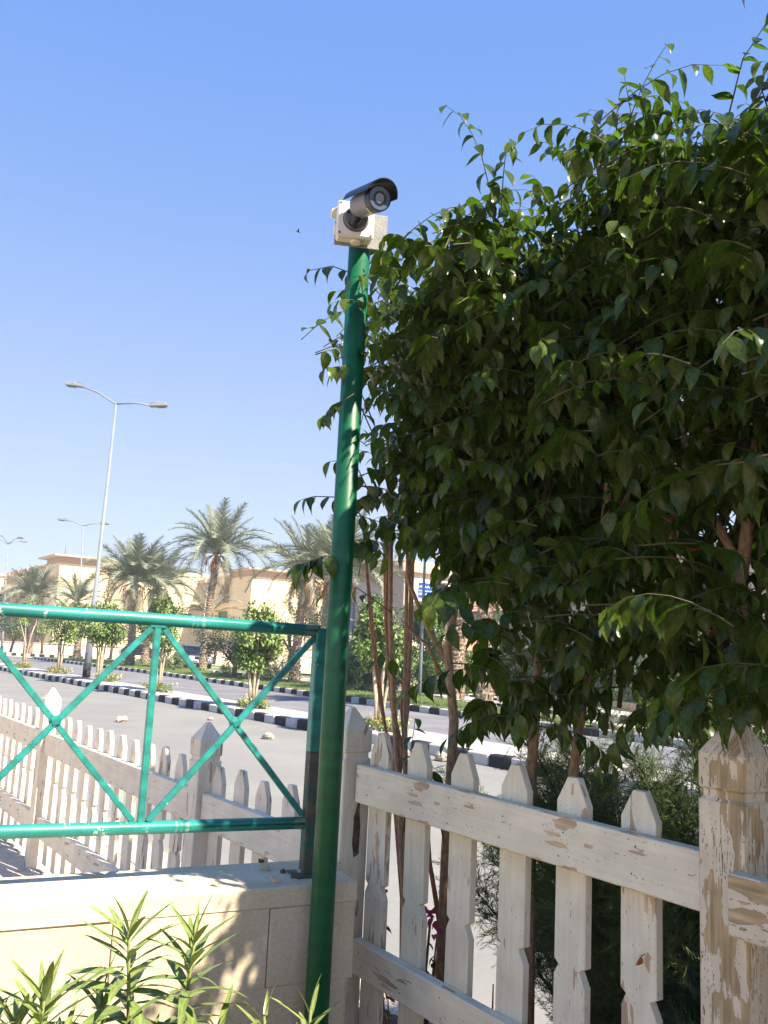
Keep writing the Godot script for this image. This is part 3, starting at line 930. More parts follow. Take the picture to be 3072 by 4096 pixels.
	obj("wall", box_mesh(Vector3(1.5, 1.95, 1.5), 0.02), M.plaster_cream, kk, Transform3D(Basis(), Vector3(0, 0.98, 0)))
	tile_roof(kk, Vector3(0, 1.96, 0), 1.12, 1.12, 0.72, 9)
	var aw = thing("guard_booth", "small dark booth with a grey sloping awning just right of the pole", "booth", Vector3(-0.8, 0, -39.5), ROAD_TURN)
	obj("booth_body", box_mesh(Vector3(1.3, 1.95, 1.3), 0.02), M.cam_dark, aw, Transform3D(Basis(), Vector3(-0.35, 0.98, 0)))
	var sa = new_st()
	box(sa, Vector3(0.1, 2.12, 0), Vector3(2.1, 0.05, 1.5), 0.01, Basis(Vector3(0, 0, 1), -0.25))
	obj("awning", done(sa), M.galvanised, aw)
	# clipped hedge in front of the villas
	var hd = thing("clipped_hedge", "tall clipped hedge with a shaded face along the villa gardens", "hedge", road(-25.6, 26.6), ROAD_TURN)
	obj("kerb_board", box_mesh(Vector3(12.6, 0.35, 0.2), 0.02), M.plaster_brown, hd, Transform3D(Basis(), Vector3(0, 0.18, 0.75)))
	var r2 = RandomNumberGenerator.new()
	r2.seed = 77
	var c = clumped(r2, 32000, Vector3(0, 1.15, 0), Vector3(6.2, 1.0, 0.7), 0.14, 700, Color(0.045, 0.09, 0.028), Color(0.10, 0.17, 0.05), 0.13, 1.0)
	swarm("foliage", tiny_leaf, M.crown, c[0], c[1], hd)
	var hs = new_st(true)
	for k in 24:
		tube(hs, [Vector3(-5.8 + k * 0.5, 0.0, 0), Vector3(-5.8 + k * 0.5 + r2.randf_range(-0.1, 0.1), 1.9, r2.randf_range(-0.3, 0.3))], [0.03, 0.012], 5, false)
	obj("stems", done(hs), M.bark_dark, hd)

# ---------- palms ----------
func frond_mesh(sd: int, bend: float) -> ArrayMesh:
	# length 1 along +x, arching down
	var rng = RandomNumberGenerator.new()
	rng.seed = sd
	var st = new_st()
	var pts = []
	var rad = []
	for i in 9:
		var s = i / 8.0
		var an = bend * s * s
		pts.append(Vector3(s * cos(an * 0.55), -sin(an * 0.55) * s, 0))
		rad.append(lerpf(0.013, 0.003, s))
	tube(st, pts, rad, 4, false)
	for side in [-1.0, 1.0]:
		for k in 54:
			var f = 0.16 + 0.83 * (k + rng.randf()) / 54.0
			var i = mini(int(f * 8.0), 7)
			var p = pts[i].lerp(pts[i + 1], f * 8.0 - i)
			var d = (pts[i + 1] - pts[i]).normalized()
			var up = Vector3(0, 0, 1).cross(d)
			var ln = 0.22 * sin(PI * clampf(0.18 + f * 0.78, 0, 1)) + 0.03
			var dir = (d * rng.randf_range(0.55, 0.9) + Vector3(0, 0, side) * 0.75 + up * rng.randf_range(-0.1, 0.5)).normalized()
			var q = p + dir * ln + Vector3.DOWN * ln * 0.12
			var w = d * 0.0095
			tri(st, p - w, p + w, q, Vector3.UP)
			tri(st, p - w * 0.2 + up * 0.004, p + w, q, Vector3(0, 0.3, side))
	return done(st)

func palm(label: String, foot: Vector3, head: Vector3, size: float, count: int, dry: int, sd: int, thick := 0.24) -> void:
	var rng = RandomNumberGenerator.new()
	rng.seed = sd
	var t = thing("date_palm", label, "palm tree", foot, 0.0, "date palms on the lawn")
	var top = head - foot
	var n = int(top.length() / 0.16) + 2
	var pts = []
	var rad = []
	for i in n + 1:
		var f = float(i) / n
		pts.append(Vector3(top.x * f * f, top.y * f, top.z * f * f))
		rad.append(thick * (lerpf(1.25, 0.86, minf(1.0, f * 4.0)) if f < 0.9 else 0.92) * (1.06 if i % 2 else 0.95))
	var st = new_st(true)
	tube(st, pts, rad, 12)
	obj("trunk", done(st), M.palm_trunk, t)
	var bs = new_st()
	for i in range(1, n):
		for k in 9:
			var an = TAU * (k + 0.5 * (i % 2)) / 9.0 + rng.randf_range(-0.1, 0.1)
			var o = Vector3(cos(an), 0, sin(an))
			box(bs, pts[i] + o * rad[i] * 0.97 + Vector3.UP * rng.randf_range(-0.03, 0.03), Vector3(0.06, 0.12, 0.11) * thick / 0.24 * rng.randf_range(0.75, 1.2), 0.0, Basis(Vector3.UP, -an) * Basis(Vector3(0, 0, 1), rng.randf_range(-0.7, -0.25)))
	var boots = obj("leaf_scars", done(bs), M.palm_boot, t)
	boots.set_meta("kind", "stuff")
	count = int(count * 1.05)
	for k in count + dry:
		var f = float(k) / (count + dry)
		var az = k * 2.399 + rng.randf_range(-0.2, 0.2)
		var el = lerpf(1.38, 0.12, pow(f, 0.9)) + rng.randf_range(-0.12, 0.12)
		if k >= count: el = rng.randf_range(-1.2, -0.6)
		var ln = size * rng.randf_range(0.85, 1.12) * (0.8 if k >= count else 1.0)
		var b = Basis(Vector3.UP, az) * Basis(Vector3(0, 0, 1), el) * Basis(Vector3.RIGHT, rng.randf_range(-0.5, 0.5))
		var v = 0 if f < 0.25 else (1 if f < 0.65 else 2)
		obj("frond", frond_variants[v], M.frond_old if k >= count or rng.randf() < 0.16 else M.frond, t, Transform3D(b.scaled(Vector3.ONE * ln), top + Vector3(cos(az), 0, -sin(az)) * 0.08))
	if dry > 3:
		var ds = new_st()
		for k in 5:
			var an = k * 1.3 + sd
			var p0 = top + Vector3(cos(an), -0.05, sin(an)) * 0.2
			for q in 9:
				var e = p0 + Vector3(cos(an) * 0.5 + rng.randf_range(-0.25, 0.25), -0.9 + rng.randf_range(-0.3, 0.3), sin(an) * 0.5 + rng.randf_range(-0.25, 0.25))
				tube(ds, [p0, p0.lerp(e, 0.5) + Vector3(cos(an), 0.3, sin(an)) * 0.22, e], [0.02, 0.014, 0.02], 4, false)
		obj("date_stalks", done(ds), M.date, t)

func palms() -> void:
	palm("tallest date palm, rising above the far kerb left of the pole", Vector3(-10.68, 0.1, -55.0), Vector3(-10.29, 7.35, -55.0), 3.4, 38, 4, 101, 0.215)
	palm("broad date palm behind the main lamp post, the thicker of the pair", Vector3(-16.82, 0.1, -61.0), Vector3(-16.99, 5.7, -61.0), 3.6, 46, 9, 102, 0.27)
	palm("date palm standing just behind the broad palm of the pair", Vector3(-17.11, 0.1, -66.0), Vector3(-16.6, 5.8, -66.0), 3.4, 34, 7, 103, 0.26)
	palm("grey green date palm in front of the shaded balconies at far left", Vector3(-31.15, 0.1, -80.0), Vector3(-31.2, 5.2, -80.0), 3.3, 44, 4, 104, 0.26)
	palm("small date palm between the balcony palm and the main lamp post", Vector3(-23.48, 0.1, -70.0), Vector3(-23.9, 4.6, -70.0), 2.5, 22, 6, 105, 0.26)
	palm("short young palm behind the trunk of the tallest palm", Vector3(-12.1, 0.1, -64.0), Vector3(-12.2, 4.0, -64.0), 2.8, 13, 0, 106, 0.24)
	palm("date palm leaning behind the railing just left of the pole", Vector3(-4.06, 0.1, -44.5), Vector3(-3.7, 5.4, -44.5), 3.0, 27, 8, 107, 0.24)
	palm("date palm whose fronds spread on both sides of the pole", Vector3(-2.4, 0.1, -40.0), Vector3(-1.9, 5.0, -40.0), 3.0, 42, 8, 108, 0.22)
	palm("date palm with a pale ringed trunk right of the first ficus stems", Vector3(2.98, 0.1, -33.0), Vector3(3.5, 6.4, -33.0), 2.8, 34, 4, 109, 0.25)
	palm("date palm with a dark rough foot nearest the far kerb on the right", Vector3(3.22, 0.1, -26.5), Vector3(3.0, 5.6, -26.5), 2.7, 34, 4, 110, 0.24)

# ---------- lamps ----------
func lamp_head(parent: Node, at: Vector3, dir: Vector3, k: float) -> void:
	var x = Vector3(dir.x, 0.12, dir.z).normalized()
	var z = x.cross(Vector3.UP).normalized()
	var b = Basis(x, z.cross(x), z)
	var st = new_st(false)
	slab(st, PackedVector2Array([Vector2(-0.1, -0.06), Vector2(0.75, -0.07), Vector2(0.82, -0.02), Vector2(0.74, 0.13), Vector2(0.3, 0.17), Vector2(0.28, 0.11), Vector2(-0.1, 0.07)]), 0.34, 0.03)
	var h = obj("lamp_head", done(st), M.lamp_steel, parent, Transform3D(b.scaled(Vector3.ONE * k), at))
	obj("lamp_glass", box_mesh(Vector3(0.44, 0.05, 0.26), 0.015), M.cam_mid, h, Transform3D(Basis(), Vector3(0.5, -0.09, 0)))
	obj("gear_cover", box_mesh(Vector3(0.3, 0.16, 0.28), 0.03), M.cam_mid, h, Transform3D(Basis(), Vector3(0.1, 0.08, 0)))

func street_lamp(label: String, foot: Vector3, top: Vector3, arms: Array, k := 1.0) -> void:
	var t = thing("street_lamp", label, "street lamp", foot, 0.0, "lamp posts along the road")
	var u = top - foot
	obj("post", tube_mesh([Vector3.ZERO, u * 0.28, u * 0.285, u], [0.145, 0.12, 0.092, 0.045], 14), M.lamp_steel, t)
	obj("foot_paint", tube_mesh([Vector3.ZERO, u * 0.018, u * 0.05], [0.156, 0.154, 0.150], 14), M.kerb_black, t)
	obj("door", box_mesh(Vector3(0.11, 0.5, 0.02), 0.005), M.cam_mid, t, Transform3D(Basis(), Vector3(0.0, 1.2, 0.15)))
	for a in arms:
		var m = u + a * 0.55 + Vector3(0, 0.24, 0) * k
		var e = u + a + Vector3(0, 0.28, 0) * k
		obj("arm", tube_mesh([u, m, e], [0.04, 0.036, 0.032], 8), M.lamp_steel, t)
		lamp_head(t, e, a, k * 0.8)

func street_lamps() -> void:
	street_lamp("tall two armed lamp post standing on the median", Vector3(-11.55, 0.16, -35.8), Vector3(-11.45, 11.45, -35.8), [Vector3(-1.55, 0.42, 0.0), Vector3(1.5, -0.28, 0.0)])
	street_lamp("smaller two armed lamp post farther off behind the tall one", Vector3(-25.18, 0.0, -75.0), Vector3(-25.75, 11.3, -75.0), [Vector3(-1.5, 0.1, 0.0), Vector3(1.5, -0.05, 0.0)], 1.1)
	street_lamp("farthest lamp post with four heads at the left edge", Vector3(-39.85, 0.0, -95.0), Vector3(-40.57, 11.5, -95.0), [Vector3(-0.35, 0.45, 0.9), Vector3(1.2, 0.35, 0.4), Vector3(1.15, 0.1, -0.5), Vector3(-1.3, 0.2, -0.3)], 1.1)

# ---------- small trees ----------
func leafy_crown(parent: Node, sd: int, count: int, centre: Vector3, radii: Vector3, leaf: float, lo: Color, hi: Color, clumps := 20, tight := 0.34) -> void:
	var rng = RandomNumberGenerator.new()
	rng.seed = sd
	var c = clumped(rng, count, centre, radii, leaf, clumps, lo, hi, tight)
	swarm("crown", tiny_leaf, M.crown, c[0], c[1], parent)

func ball_tree(label: String, foot: Vector3, high: float, radii: Vector3, count: int, sd: int, airy := false) -> void:
	var rng = RandomNumberGenerator.new()
	rng.seed = sd
	var t = thing("ball_tree", label, "tree", foot, 0.0, "ball shaped trees on the median")
	var cy = high - radii.y
	for k in 5:
		var an = k * 1.31 + sd
		var o = Vector3(cos(an), 0, sin(an))
		var e = Vector3(0, cy, 0) + o * radii.x * 0.45 + Vector3(0, -0.1 + 0.2 * rng.randf(), 0)
		obj("stem", tube_mesh([o * 0.05, o * 0.09 + Vector3(0, cy * 0.28, 0), o * (0.10 + rng.randf() * 0.08) + Vector3(0, cy * 0.6, 0), e], [0.042, 0.034, 0.026, 0.012], 7), M.bark_pale, t)
	leafy_crown(t, sd, int(count * 1.9), Vector3(0, cy, 0), radii, 0.115, Color(0.07, 0.125, 0.028), Color(0.22, 0.31, 0.07), 12 if airy else 40, 0.30 if airy else 0.30)

func flower_patch(label: String, at: Vector3, sx: float, sz: float, sd: int) -> void:
	var rng = RandomNumberGenerator.new()
	rng.seed = sd
	var t = thing("flower_bed", label, "flower bed", at, ROAD_TURN, "yellow flower beds on the median")
	var c = clumped(rng, 700, Vector3(0, 0.1, 0), Vector3(sx, 0.15, sz), 0.075, 26, Color(0.07, 0.11, 0.03), Color(0.19, 0.24, 0.06), 0.3)
	swarm("foliage", tiny_leaf, M.crown, c[0], c[1], t)
	var list = []
	for i in 70:
		list.append(leaf_xf(Vector3(rng.randf_range(-sx, sx), rng.randf_range(0.14, 0.27), rng.randf_range(-sz, sz)), rand_dir(rng), Vector3.UP, rng.randf_range(0.05, 0.09)))
	swarm("flowers", tiny_leaf, M.yellow_petal, list, [], t)

func median_trees() -> void:
	ball_tree("nearest full crowned ball tree on the median, just left of the pole", Vector3(-3.06, 0.16, -22.5), 2.62, Vector3(0.66, 0.92, 0.66), 2600, 201)
	ball_tree("ball tree on the median seen behind the railing joint", Vector3(-6.77, 0.16, -28.0), 3.0, Vector3(0.72, 0.92, 0.72), 1900, 202)
	ball_tree("dense round ball tree on the median right of the tall lamp post", Vector3(-10.35, 0.16, -33.5), 3.1, Vector3(1.0, 0.95, 1.0), 2600, 203)
	ball_tree("ball tree on the median left of the tall lamp post", Vector3(-13.79, 0.16, -39.0), 3.2, Vector3(1.0, 1.0, 1.0), 1800, 204)
	ball_tree("sparse pale ball tree at the far left of the median", Vector3(-17.10, 0.16, -43.5), 3.4, Vector3(1.0, 1.1, 1.0), 700, 205, true)
	ball_tree("ball tree on the median half hidden behind the first ficus stems", Vector3(0.1, 0.16, -17.9), 2.6, Vector3(0.62, 0.8, 0.62), 1300, 206)
	flower_patch("yellow flower bed at the foot of the nearest ball tree left of the pole", Vector3(-3.0, 0.16, -22.3), 0.62, 0.4, 301)
	flower_patch("yellow flower bed around the ball tree behind the railing joint", Vector3(-6.75, 0.16, -27.9), 1.0, 0.45, 302)
	flower_patch("yellow flower bed beside the tall lamp post", Vector3(-9.9, 0.16, -33.2), 0.9, 0.5, 303)
	flower_patch("yellow flower bed left of the tall lamp post", Vector3(-13.8, 0.16, -38.7), 1.3, 0.45, 304)
	flower_patch("yellow flower bed at the far left of the median", Vector3(-17.1, 0.16, -43.1), 1.3, 0.45, 305)
	flower_patch("yellow flower bed right of the pole behind the ficus stems", Vector3(0.15, 0.16, -17.7), 0.8, 0.45, 306)

func park_tree(label: String, foot: Vector3, centre: Vector3, radii: Vector3, count: int, leaf: float, lo: Color, hi: Color, sd: int, thick := 0.12) -> void:
	var t = thing("park_tree", label, "tree", foot, 0.0, "trees in the park")
	var c = centre - foot
	obj("trunk", tube_mesh([Vector3.ZERO, Vector3(c.x * 0.2 + 0.08, c.y * 0.4, 0), c * 0.8], [thick * 1.2, thick, thick * 0.6], 8), M.bark_dark, t)
	for k in 3:
		var an = sd + k * 2.1
		obj("limb", tube_mesh([Vector3(c.x * 0.2 + 0.08, c.y * 0.4, 0), c + Vector3(cos(an) * radii.x * 0.5, 0.1 * k, sin(an) * radii.z * 0.5)], [thick * 0.7, thick * 0.25], 6), M.bark_dark, t)
	leafy_crown(t, sd, count, c, radii, leaf, lo, hi, 26, 0.34)

func park_trees() -> void:
	var lo = Color(0.035, 0.055, 0.025)
	var hi = Color(0.085, 0.12, 0.05)
	park_tree("dark spreading tree at the left edge of the park lawn", Vector3(-36.9, 0.1, -90), Vector3(-36.2, 3.0, -90), Vector3(3.0, 1.7, 2.6), 2600, 0.22, lo, hi, 401)
	park_tree("dark tree with a slanting trunk second from the left edge", Vector3(-33.0, 0.1, -88), Vector3(-33.6, 3.1, -88), Vector3(2.0, 1.6, 2.0), 1800, 0.22, lo, hi, 402)
	park_tree("dark olive tree left of the tall lamp post on the lawn", Vector3(-30.0, 0.1, -90), Vector3(-30.3, 3.4, -90), Vector3(2.2, 1.7, 2.0), 1800, 0.22, lo, hi, 403)
	park_tree("small dark tree directly behind the lamp post foot", Vector3(-25.0, 0.1, -84), Vector3(-25.2, 2.9, -84), Vector3(1.9, 1.5, 1.9), 1500, 0.2, lo, hi, 404)
	park_tree("dark broad tree beneath the pair of palms", Vector3(-20.9, 0.1, -80), Vector3(-21.4, 2.7, -80), Vector3(2.6, 1.8, 2.4), 2300, 0.2, lo, hi, 405)
	park_tree("grey green tree beneath the tallest palm", Vector3(-14.2, 0.1, -78), Vector3(-14.0, 2.9, -78), Vector3(2.6, 1.7, 2.4), 2200, 0.2, Color(0.05, 0.085, 0.03), Color(0.12, 0.17, 0.06), 406)
	park_tree("very dark low tree left of the nearest ball tree", Vector3(-7.1, 0.1, -45), Vector3(-7.6, 1.75, -45), Vector3(1.5, 0.95, 1.4), 2300, 0.13, Color(0.022, 0.032, 0.02), Color(0.05, 0.065, 0.035), 407)
	park_tree("light green feathery tree behind the nearest ball tree", Vector3(-5.9, 0.1, -60), Vector3(-6.0, 3.6, -60), Vector3(3.4, 1.7, 2.6), 2800, 0.17, Color(0.09, 0.15, 0.045), Color(0.19, 0.27, 0.085), 408)
	park_tree("second light green tree between the leaning palms", Vector3(-2.9, 0.1, -57), Vector3(-2.9, 3.1, -57), Vector3(2.4, 1.7, 2.2), 2200, 0.16, Color(0.09, 0.15, 0.045), Color(0.18, 0.26, 0.08), 409)
	park_tree("tall bright green tree right of the pole beneath the villa", Vector3(-0.3, 0.1, -45), Vector3(-0.25, 3.1, -45), Vector3(1.0, 1.5, 1.2), 5500, 0.15, Color(0.085, 0.15, 0.035), Color(0.20, 0.28, 0.07), 410)
	park_tree("deep green tree behind the sign below the balcony", Vector3(2.4, 0.1, -43), Vector3(2.4, 3.0, -43), Vector3(1.5, 1.4, 1.4), 6000, 0.15, Color(0.05, 0.11, 0.025), Color(0.14, 0.22, 0.05), 411)
	park_tree("dark tree between the kiosk and the flat roofed villa", Vector3(5.6, 0.1, -42), Vector3(5.6, 2.9, -42), Vector3(1.6, 1.3, 1.6), 1900, 0.13, Color(0.03, 0.06, 0.02), Color(0.08, 0.13, 0.04), 412)
	park_tree("small tree on the lawn edge behind the railing post", Vector3(-1.75, 0.1, -36), Vector3(-1.7, 1.5, -36), Vector3(0.6, 0.9, 0.6), 700, 0.1, Color(0.05, 0.09, 0.03), Color(0.12, 0.18, 0.05), 413, 0.05)

func bush(label: String, at: Vector3, radii: Vector3, count: int, leaf: float, lo: Color, hi: Color, sd: int, category := "bush") -> void:
	var t = thing("bush", label, category, at, 0.0, "bushes around the lawn")
	var rng = RandomNumberGenerator.new()
	rng.seed = sd
	var c = clumped(rng, count, Vector3(0, radii.y * 0.95, 0), radii, leaf, 40, lo, hi, 0.28)
	swarm("foliage", tiny_leaf, M.crown, c[0], c[1], t)
	obj("stem", tube_mesh([Vector3.ZERO, Vector3(0, radii.y * 0.9, 0)], [0.05, 0.02], 6), M.bark_dark, t)

func bushes() -> void:
	var lo = Color(0.055, 0.09, 0.022)
	var hi = Color(0.17, 0.23, 0.055)
	bush("clipped round bush in front of the blue car", Vector3(-11.75, 0.1, -52), Vector3(0.75, 0.62, 0.75), 1200, 0.09, lo, hi, 501)
	bush("clipped round bush half hidden behind a ball tree", Vector3(-12.9, 0.1, -54), Vector3(0.7, 0.62, 0.7), 1000, 0.09, lo, hi, 502)
	bush("clipped round bush on the lawn right of the pole", Vector3(0.07, 0.1, -36.5), Vector3(0.36, 0.42, 0.36), 900, 0.07, lo, hi, 503)
	bush("conical green bush right of the nearest ball tree", Vector3(-4.85, 0.1, -46), Vector3(0.75, 1.15, 0.7), 1700, 0.09, lo, Color(0.15, 0.22, 0.05), 504)
	bush("yellow leaved low bush at the lawn edge", Vector3(-5.2, 0.1, -44.3), Vector3(1.3, 0.35, 0.6), 1100, 0.1, Color(0.16, 0.17, 0.02), Color(0.36, 0.34, 0.04), 505)
	bush("small yellow shrub left of the nearest ball tree", Vector3(-7.3, 0.1, -43.5), Vector3(0.35, 0.5, 0.35), 500, 0.09, Color(0.16, 0.18, 0.03), Color(0.3, 0.3, 0.05), 506)
	bush("rounded green shrub below the dark booth", Vector3(-0.95, 0.1, -36.0), Vector3(1.0, 0.92, 0.8), 6000, 0.12, lo, Color(0.12, 0.19, 0.045), 507)
	bush("bright green shrub left of the ringed palm trunk", Vector3(2.35, 0.1, -37), Vector3(0.95, 1.15, 0.8), 7000, 0.12, Color(0.06, 0.12, 0.022), Color(0.19, 0.28, 0.055), 508)
	bush("bright green shrub right of the ringed palm trunk", Vector3(3.75, 0.1, -36.5), Vector3(0.7, 1.0, 0.6), 4500, 0.12, Color(0.07, 0.14, 0.022), Color(0.22, 0.31, 0.06), 509)
	bush("leafy shrub at the back of the lawn right of the dark booth", Vector3(0.45, 0.1, -37.6), Vector3(0.95, 1.25, 0.8), 6500, 0.12, Color(0.04, 0.085, 0.02), Color(0.14, 0.21, 0.05), 511)
	bush("tall green shrub behind the sign pole", Vector3(1.35, 0.1, -41), Vector3(1.0, 1.25, 0.9), 6000, 0.11, Color(0.05, 0.10, 0.02), Color(0.15, 0.23, 0.05), 510)
	var sp = thing("sign_pole", "thin grey pole in front of the villa gardens", "pole", Vector3(1.75, 0, -35.5))
	obj("shaft", tube_mesh([Vector3.ZERO, Vector3(0.0, 3.0, 0), Vector3(0, 5.6, 0)], [0.075, 0.07, 0.055], 10), M.lamp_steel, sp)
	obj("base_plate", box_mesh(Vector3(0.34, 0.04, 0.34), 0.008), M.lamp_steel, sp, Transform3D(Basis(), Vector3(0, 0.02, 0)))

# ---------- cars ----------
func car(label: String, at: Vector3, turn: float, paint_mat: Material) -> void:
	var t = thing("parked_car", label, "car", at, turn, "cars beyond the lawn")
	# side profile, x forward
	var st = new_st()
	slab(st, PackedVector2Array([Vector2(-2.1, 0.35), Vector2(2.05, 0.3), Vector2(2.15, 0.55), Vector2(2.05, 0.82), Vector2(1.1, 0.98), Vector2(-1.9, 1.02), Vector2(-2.15, 0.8)]), 1.72, 0.09)
	obj("body", done(st), paint_mat, t)
	var sr = new_st()
	slab(sr, PackedVector2Array([Vector2(-1.85, 1.0), Vector2(1.05, 0.96), Vector2(0.35, 1.46), Vector2(-0.4, 1.54), Vector2(-1.45, 1.48)]), 1.5, 0.12)
	obj("cabin", done(sr), paint_mat, t)
	var ws = new_st()
	quad(ws, Vector3(1.02, 1.0, -0.62), Vector3(1.02, 1.0, 0.62), Vector3(0.44, 1.42, 0.55), Vector3(0.44, 1.42, -0.55), Vector3(0.6, 0.8, 0))
	obj("windscreen", done(ws), M.window, t)
	for s in [-1.0, 1.0]:
		var sw = new_st()
		slab(sw, PackedVector2Array([Vector2(-1.55, 1.06), Vector2(0.75, 1.04), Vector2(0.3, 1.36), Vector2(-1.35, 1.4)]), 0.03, 0.005, Transform3D(Basis(), Vector3(0, 0, s * 0.755)))
		obj("side_window", done(sw), M.window, t)
		obj("headlight", box_mesh(Vector3(0.1, 0.16, 0.34), 0.03), M.headlamp, t, Transform3D(Basis(), Vector3(2.09, 0.72, s * 0.6)))
		obj("mirror", box_mesh(Vector3(0.12, 0.13, 0.2), 0.03), paint_mat, t, Transform3D(Basis(), Vector3(0.75, 1.06, s * 0.95)))
		for x in [-1.3, 1.3]:
			var wh = obj("wheel", Mesh.new() if false else tube_mesh([Vector3(0, 0, -0.11), Vector3(0, 0, 0.11)], [0.32, 0.32], 18), M.tyre, t, Transform3D(Basis(), Vector3(x, 0.32, s * 0.78)))
			obj("rim", tube_mesh([Vector3(0, 0, -0.12), Vector3(0, 0, 0.12)], [0.19, 0.19], 14), M.chrome, wh)
	obj("grille", box_mesh(Vector3(0.06, 0.2, 0.8), 0.02), M.cam_dark, t, Transform3D(Basis(), Vector3(2.12, 0.7, 0)))
	obj("bumper", box_mesh(Vector3(0.12, 0.14, 1.6), 0.04), M.chrome, t, Transform3D(Basis(), Vector3(2.14, 0.46, 0)))
	obj("number_plate", box_mesh(Vector3(0.03, 0.12, 0.46), 0.005), M.frame_white, t, Transform3D(Basis(), Vector3(2.215, 0.46, 0)))

func cars() -> void:
	car("dark blue car facing the road behind the tallest palm", Vector3(-12.45, 0.136, -60.5), ROAD_TURN - 0.15, M.car_blue)
	car("dark car seen just above the lawn behind the railing upright", Vector3(-24.6, 0.02, -93.0), ROAD_TURN + 1.4, mat("black car paint", Color(0.08, 0.08, 0.10), 0.2))

func grass() -> void:
	var st = new_st()
	for k in 5:
		var an = k * 1.26
		var o = Vector3(cos(an), 0, sin(an))
		var s = Vector3(-o.z, 0, o.x) * 0.05
		tri(st, o * 0.1 - s, o * 0.1 + s, o * 0.5 + Vector3(0, 0.7 + 0.06 * k, 0), o + Vector3.UP)
	var blade = done(st)
	var rng = RandomNumberGenerator.new()
	rng.seed = 600
	var list = []
	var cols = []
	while list.size() < 26000:
		var a = -16.0 - pow(rng.randf(), 1.3) * 42.0
		var b0 = far_kerb(a) + 0.25
		var b1 = lawn_back(a) if a > -43.0 else 29.0
		if b1 <= b0: continue
		var b = rng.randf_range(b0, b1)
		list.append(Transform3D(Basis(Vector3.UP, rng.randf() * TAU).scaled(Vector3.ONE * rng.randf_range(0.06, 0.12)), road(a, b, 0.13)))
		cols.append(Color(0.09, 0.15, 0.035).lerp(Color(0.22, 0.27, 0.08), rng.randf()))
	var g = swarm("grass", blade, M.crown, list, cols)
	tag(g, "short mown grass on the lawn behind the painted kerb", "grass", "", "stuff")

# ---------- near things ----------
func garden_wall() -> void:
	var rng = RandomNumberGenerator.new()
	rng.seed = 700
	var t = thing("stone_wall", "low sandstone wall with a cap course under the teal railing", "wall", Vector3.ZERO, WALL_TURN)
	obj("mortar_core", box_mesh(Vector3(4.1, 0.9, 0.262), 0.004), M.mortar, t, Transform3D(Basis(), Vector3(-0.94, 0.462, -2.505)))
	var x = 1.122
	while x > -3.0:
		var l = rng.randf_range(1.25, 1.5)
		obj("cap_stone", box_mesh(Vector3(l - 0.002, 0.054, 0.2895), 0.004, Vector2.ZERO, 0, 0.002, rng), M.cap, t, Transform3D(Basis(Vector3.RIGHT, rng.randf_range(-0.004, 0.004)), Vector3(x - l * 0.5, 0.940 + rng.randf_range(-0.001, 0.001), -2.505)))
		x -= l
	var tops = [0.912, 0.712, 0.512, 0.312]
	for c in 4:
		x = 1.116 - (0.0 if c != 1 else 0.02)
		var first = true
		while x > -3.0:
			var l = rng.randf_range(0.36, 0.52)
			if first: l = 0.252 if c % 2 == 0 else 0.44
			first = false
			var h = 0.193 if c < 3 else 0.14
			obj("stone_block", box_mesh(Vector3(l - 0.0006, h + 0.0064, 0.288), 0.0018, Vector2.ZERO, 0, 0.0025, rng), M.stone, t, Transform3D(Basis(), Vector3(x - l * 0.5, tops[c] - h * 0.5, -2.505 + rng.randf_range(-0.003, 0.003))))
			x -= l
	# crumbs of mortar and dead leaves about the railing foot
	for k in 12:
		obj("mortar_crumb", box_mesh(Vector3(0.02, 0.014, 0.017) * rng.randf_range(0.5, 1.7), 0.002, Vector2.ZERO, 0, 0.003, rng), M.mortar if k % 3 else M.bark_dark, t, Transform3D(Basis(Vector3.UP, rng.randf() * 3.0), Vector3(1.0 + rng.randfn() * 0.06, 0.972, -2.48 + rng.randfn() * 0.05)))

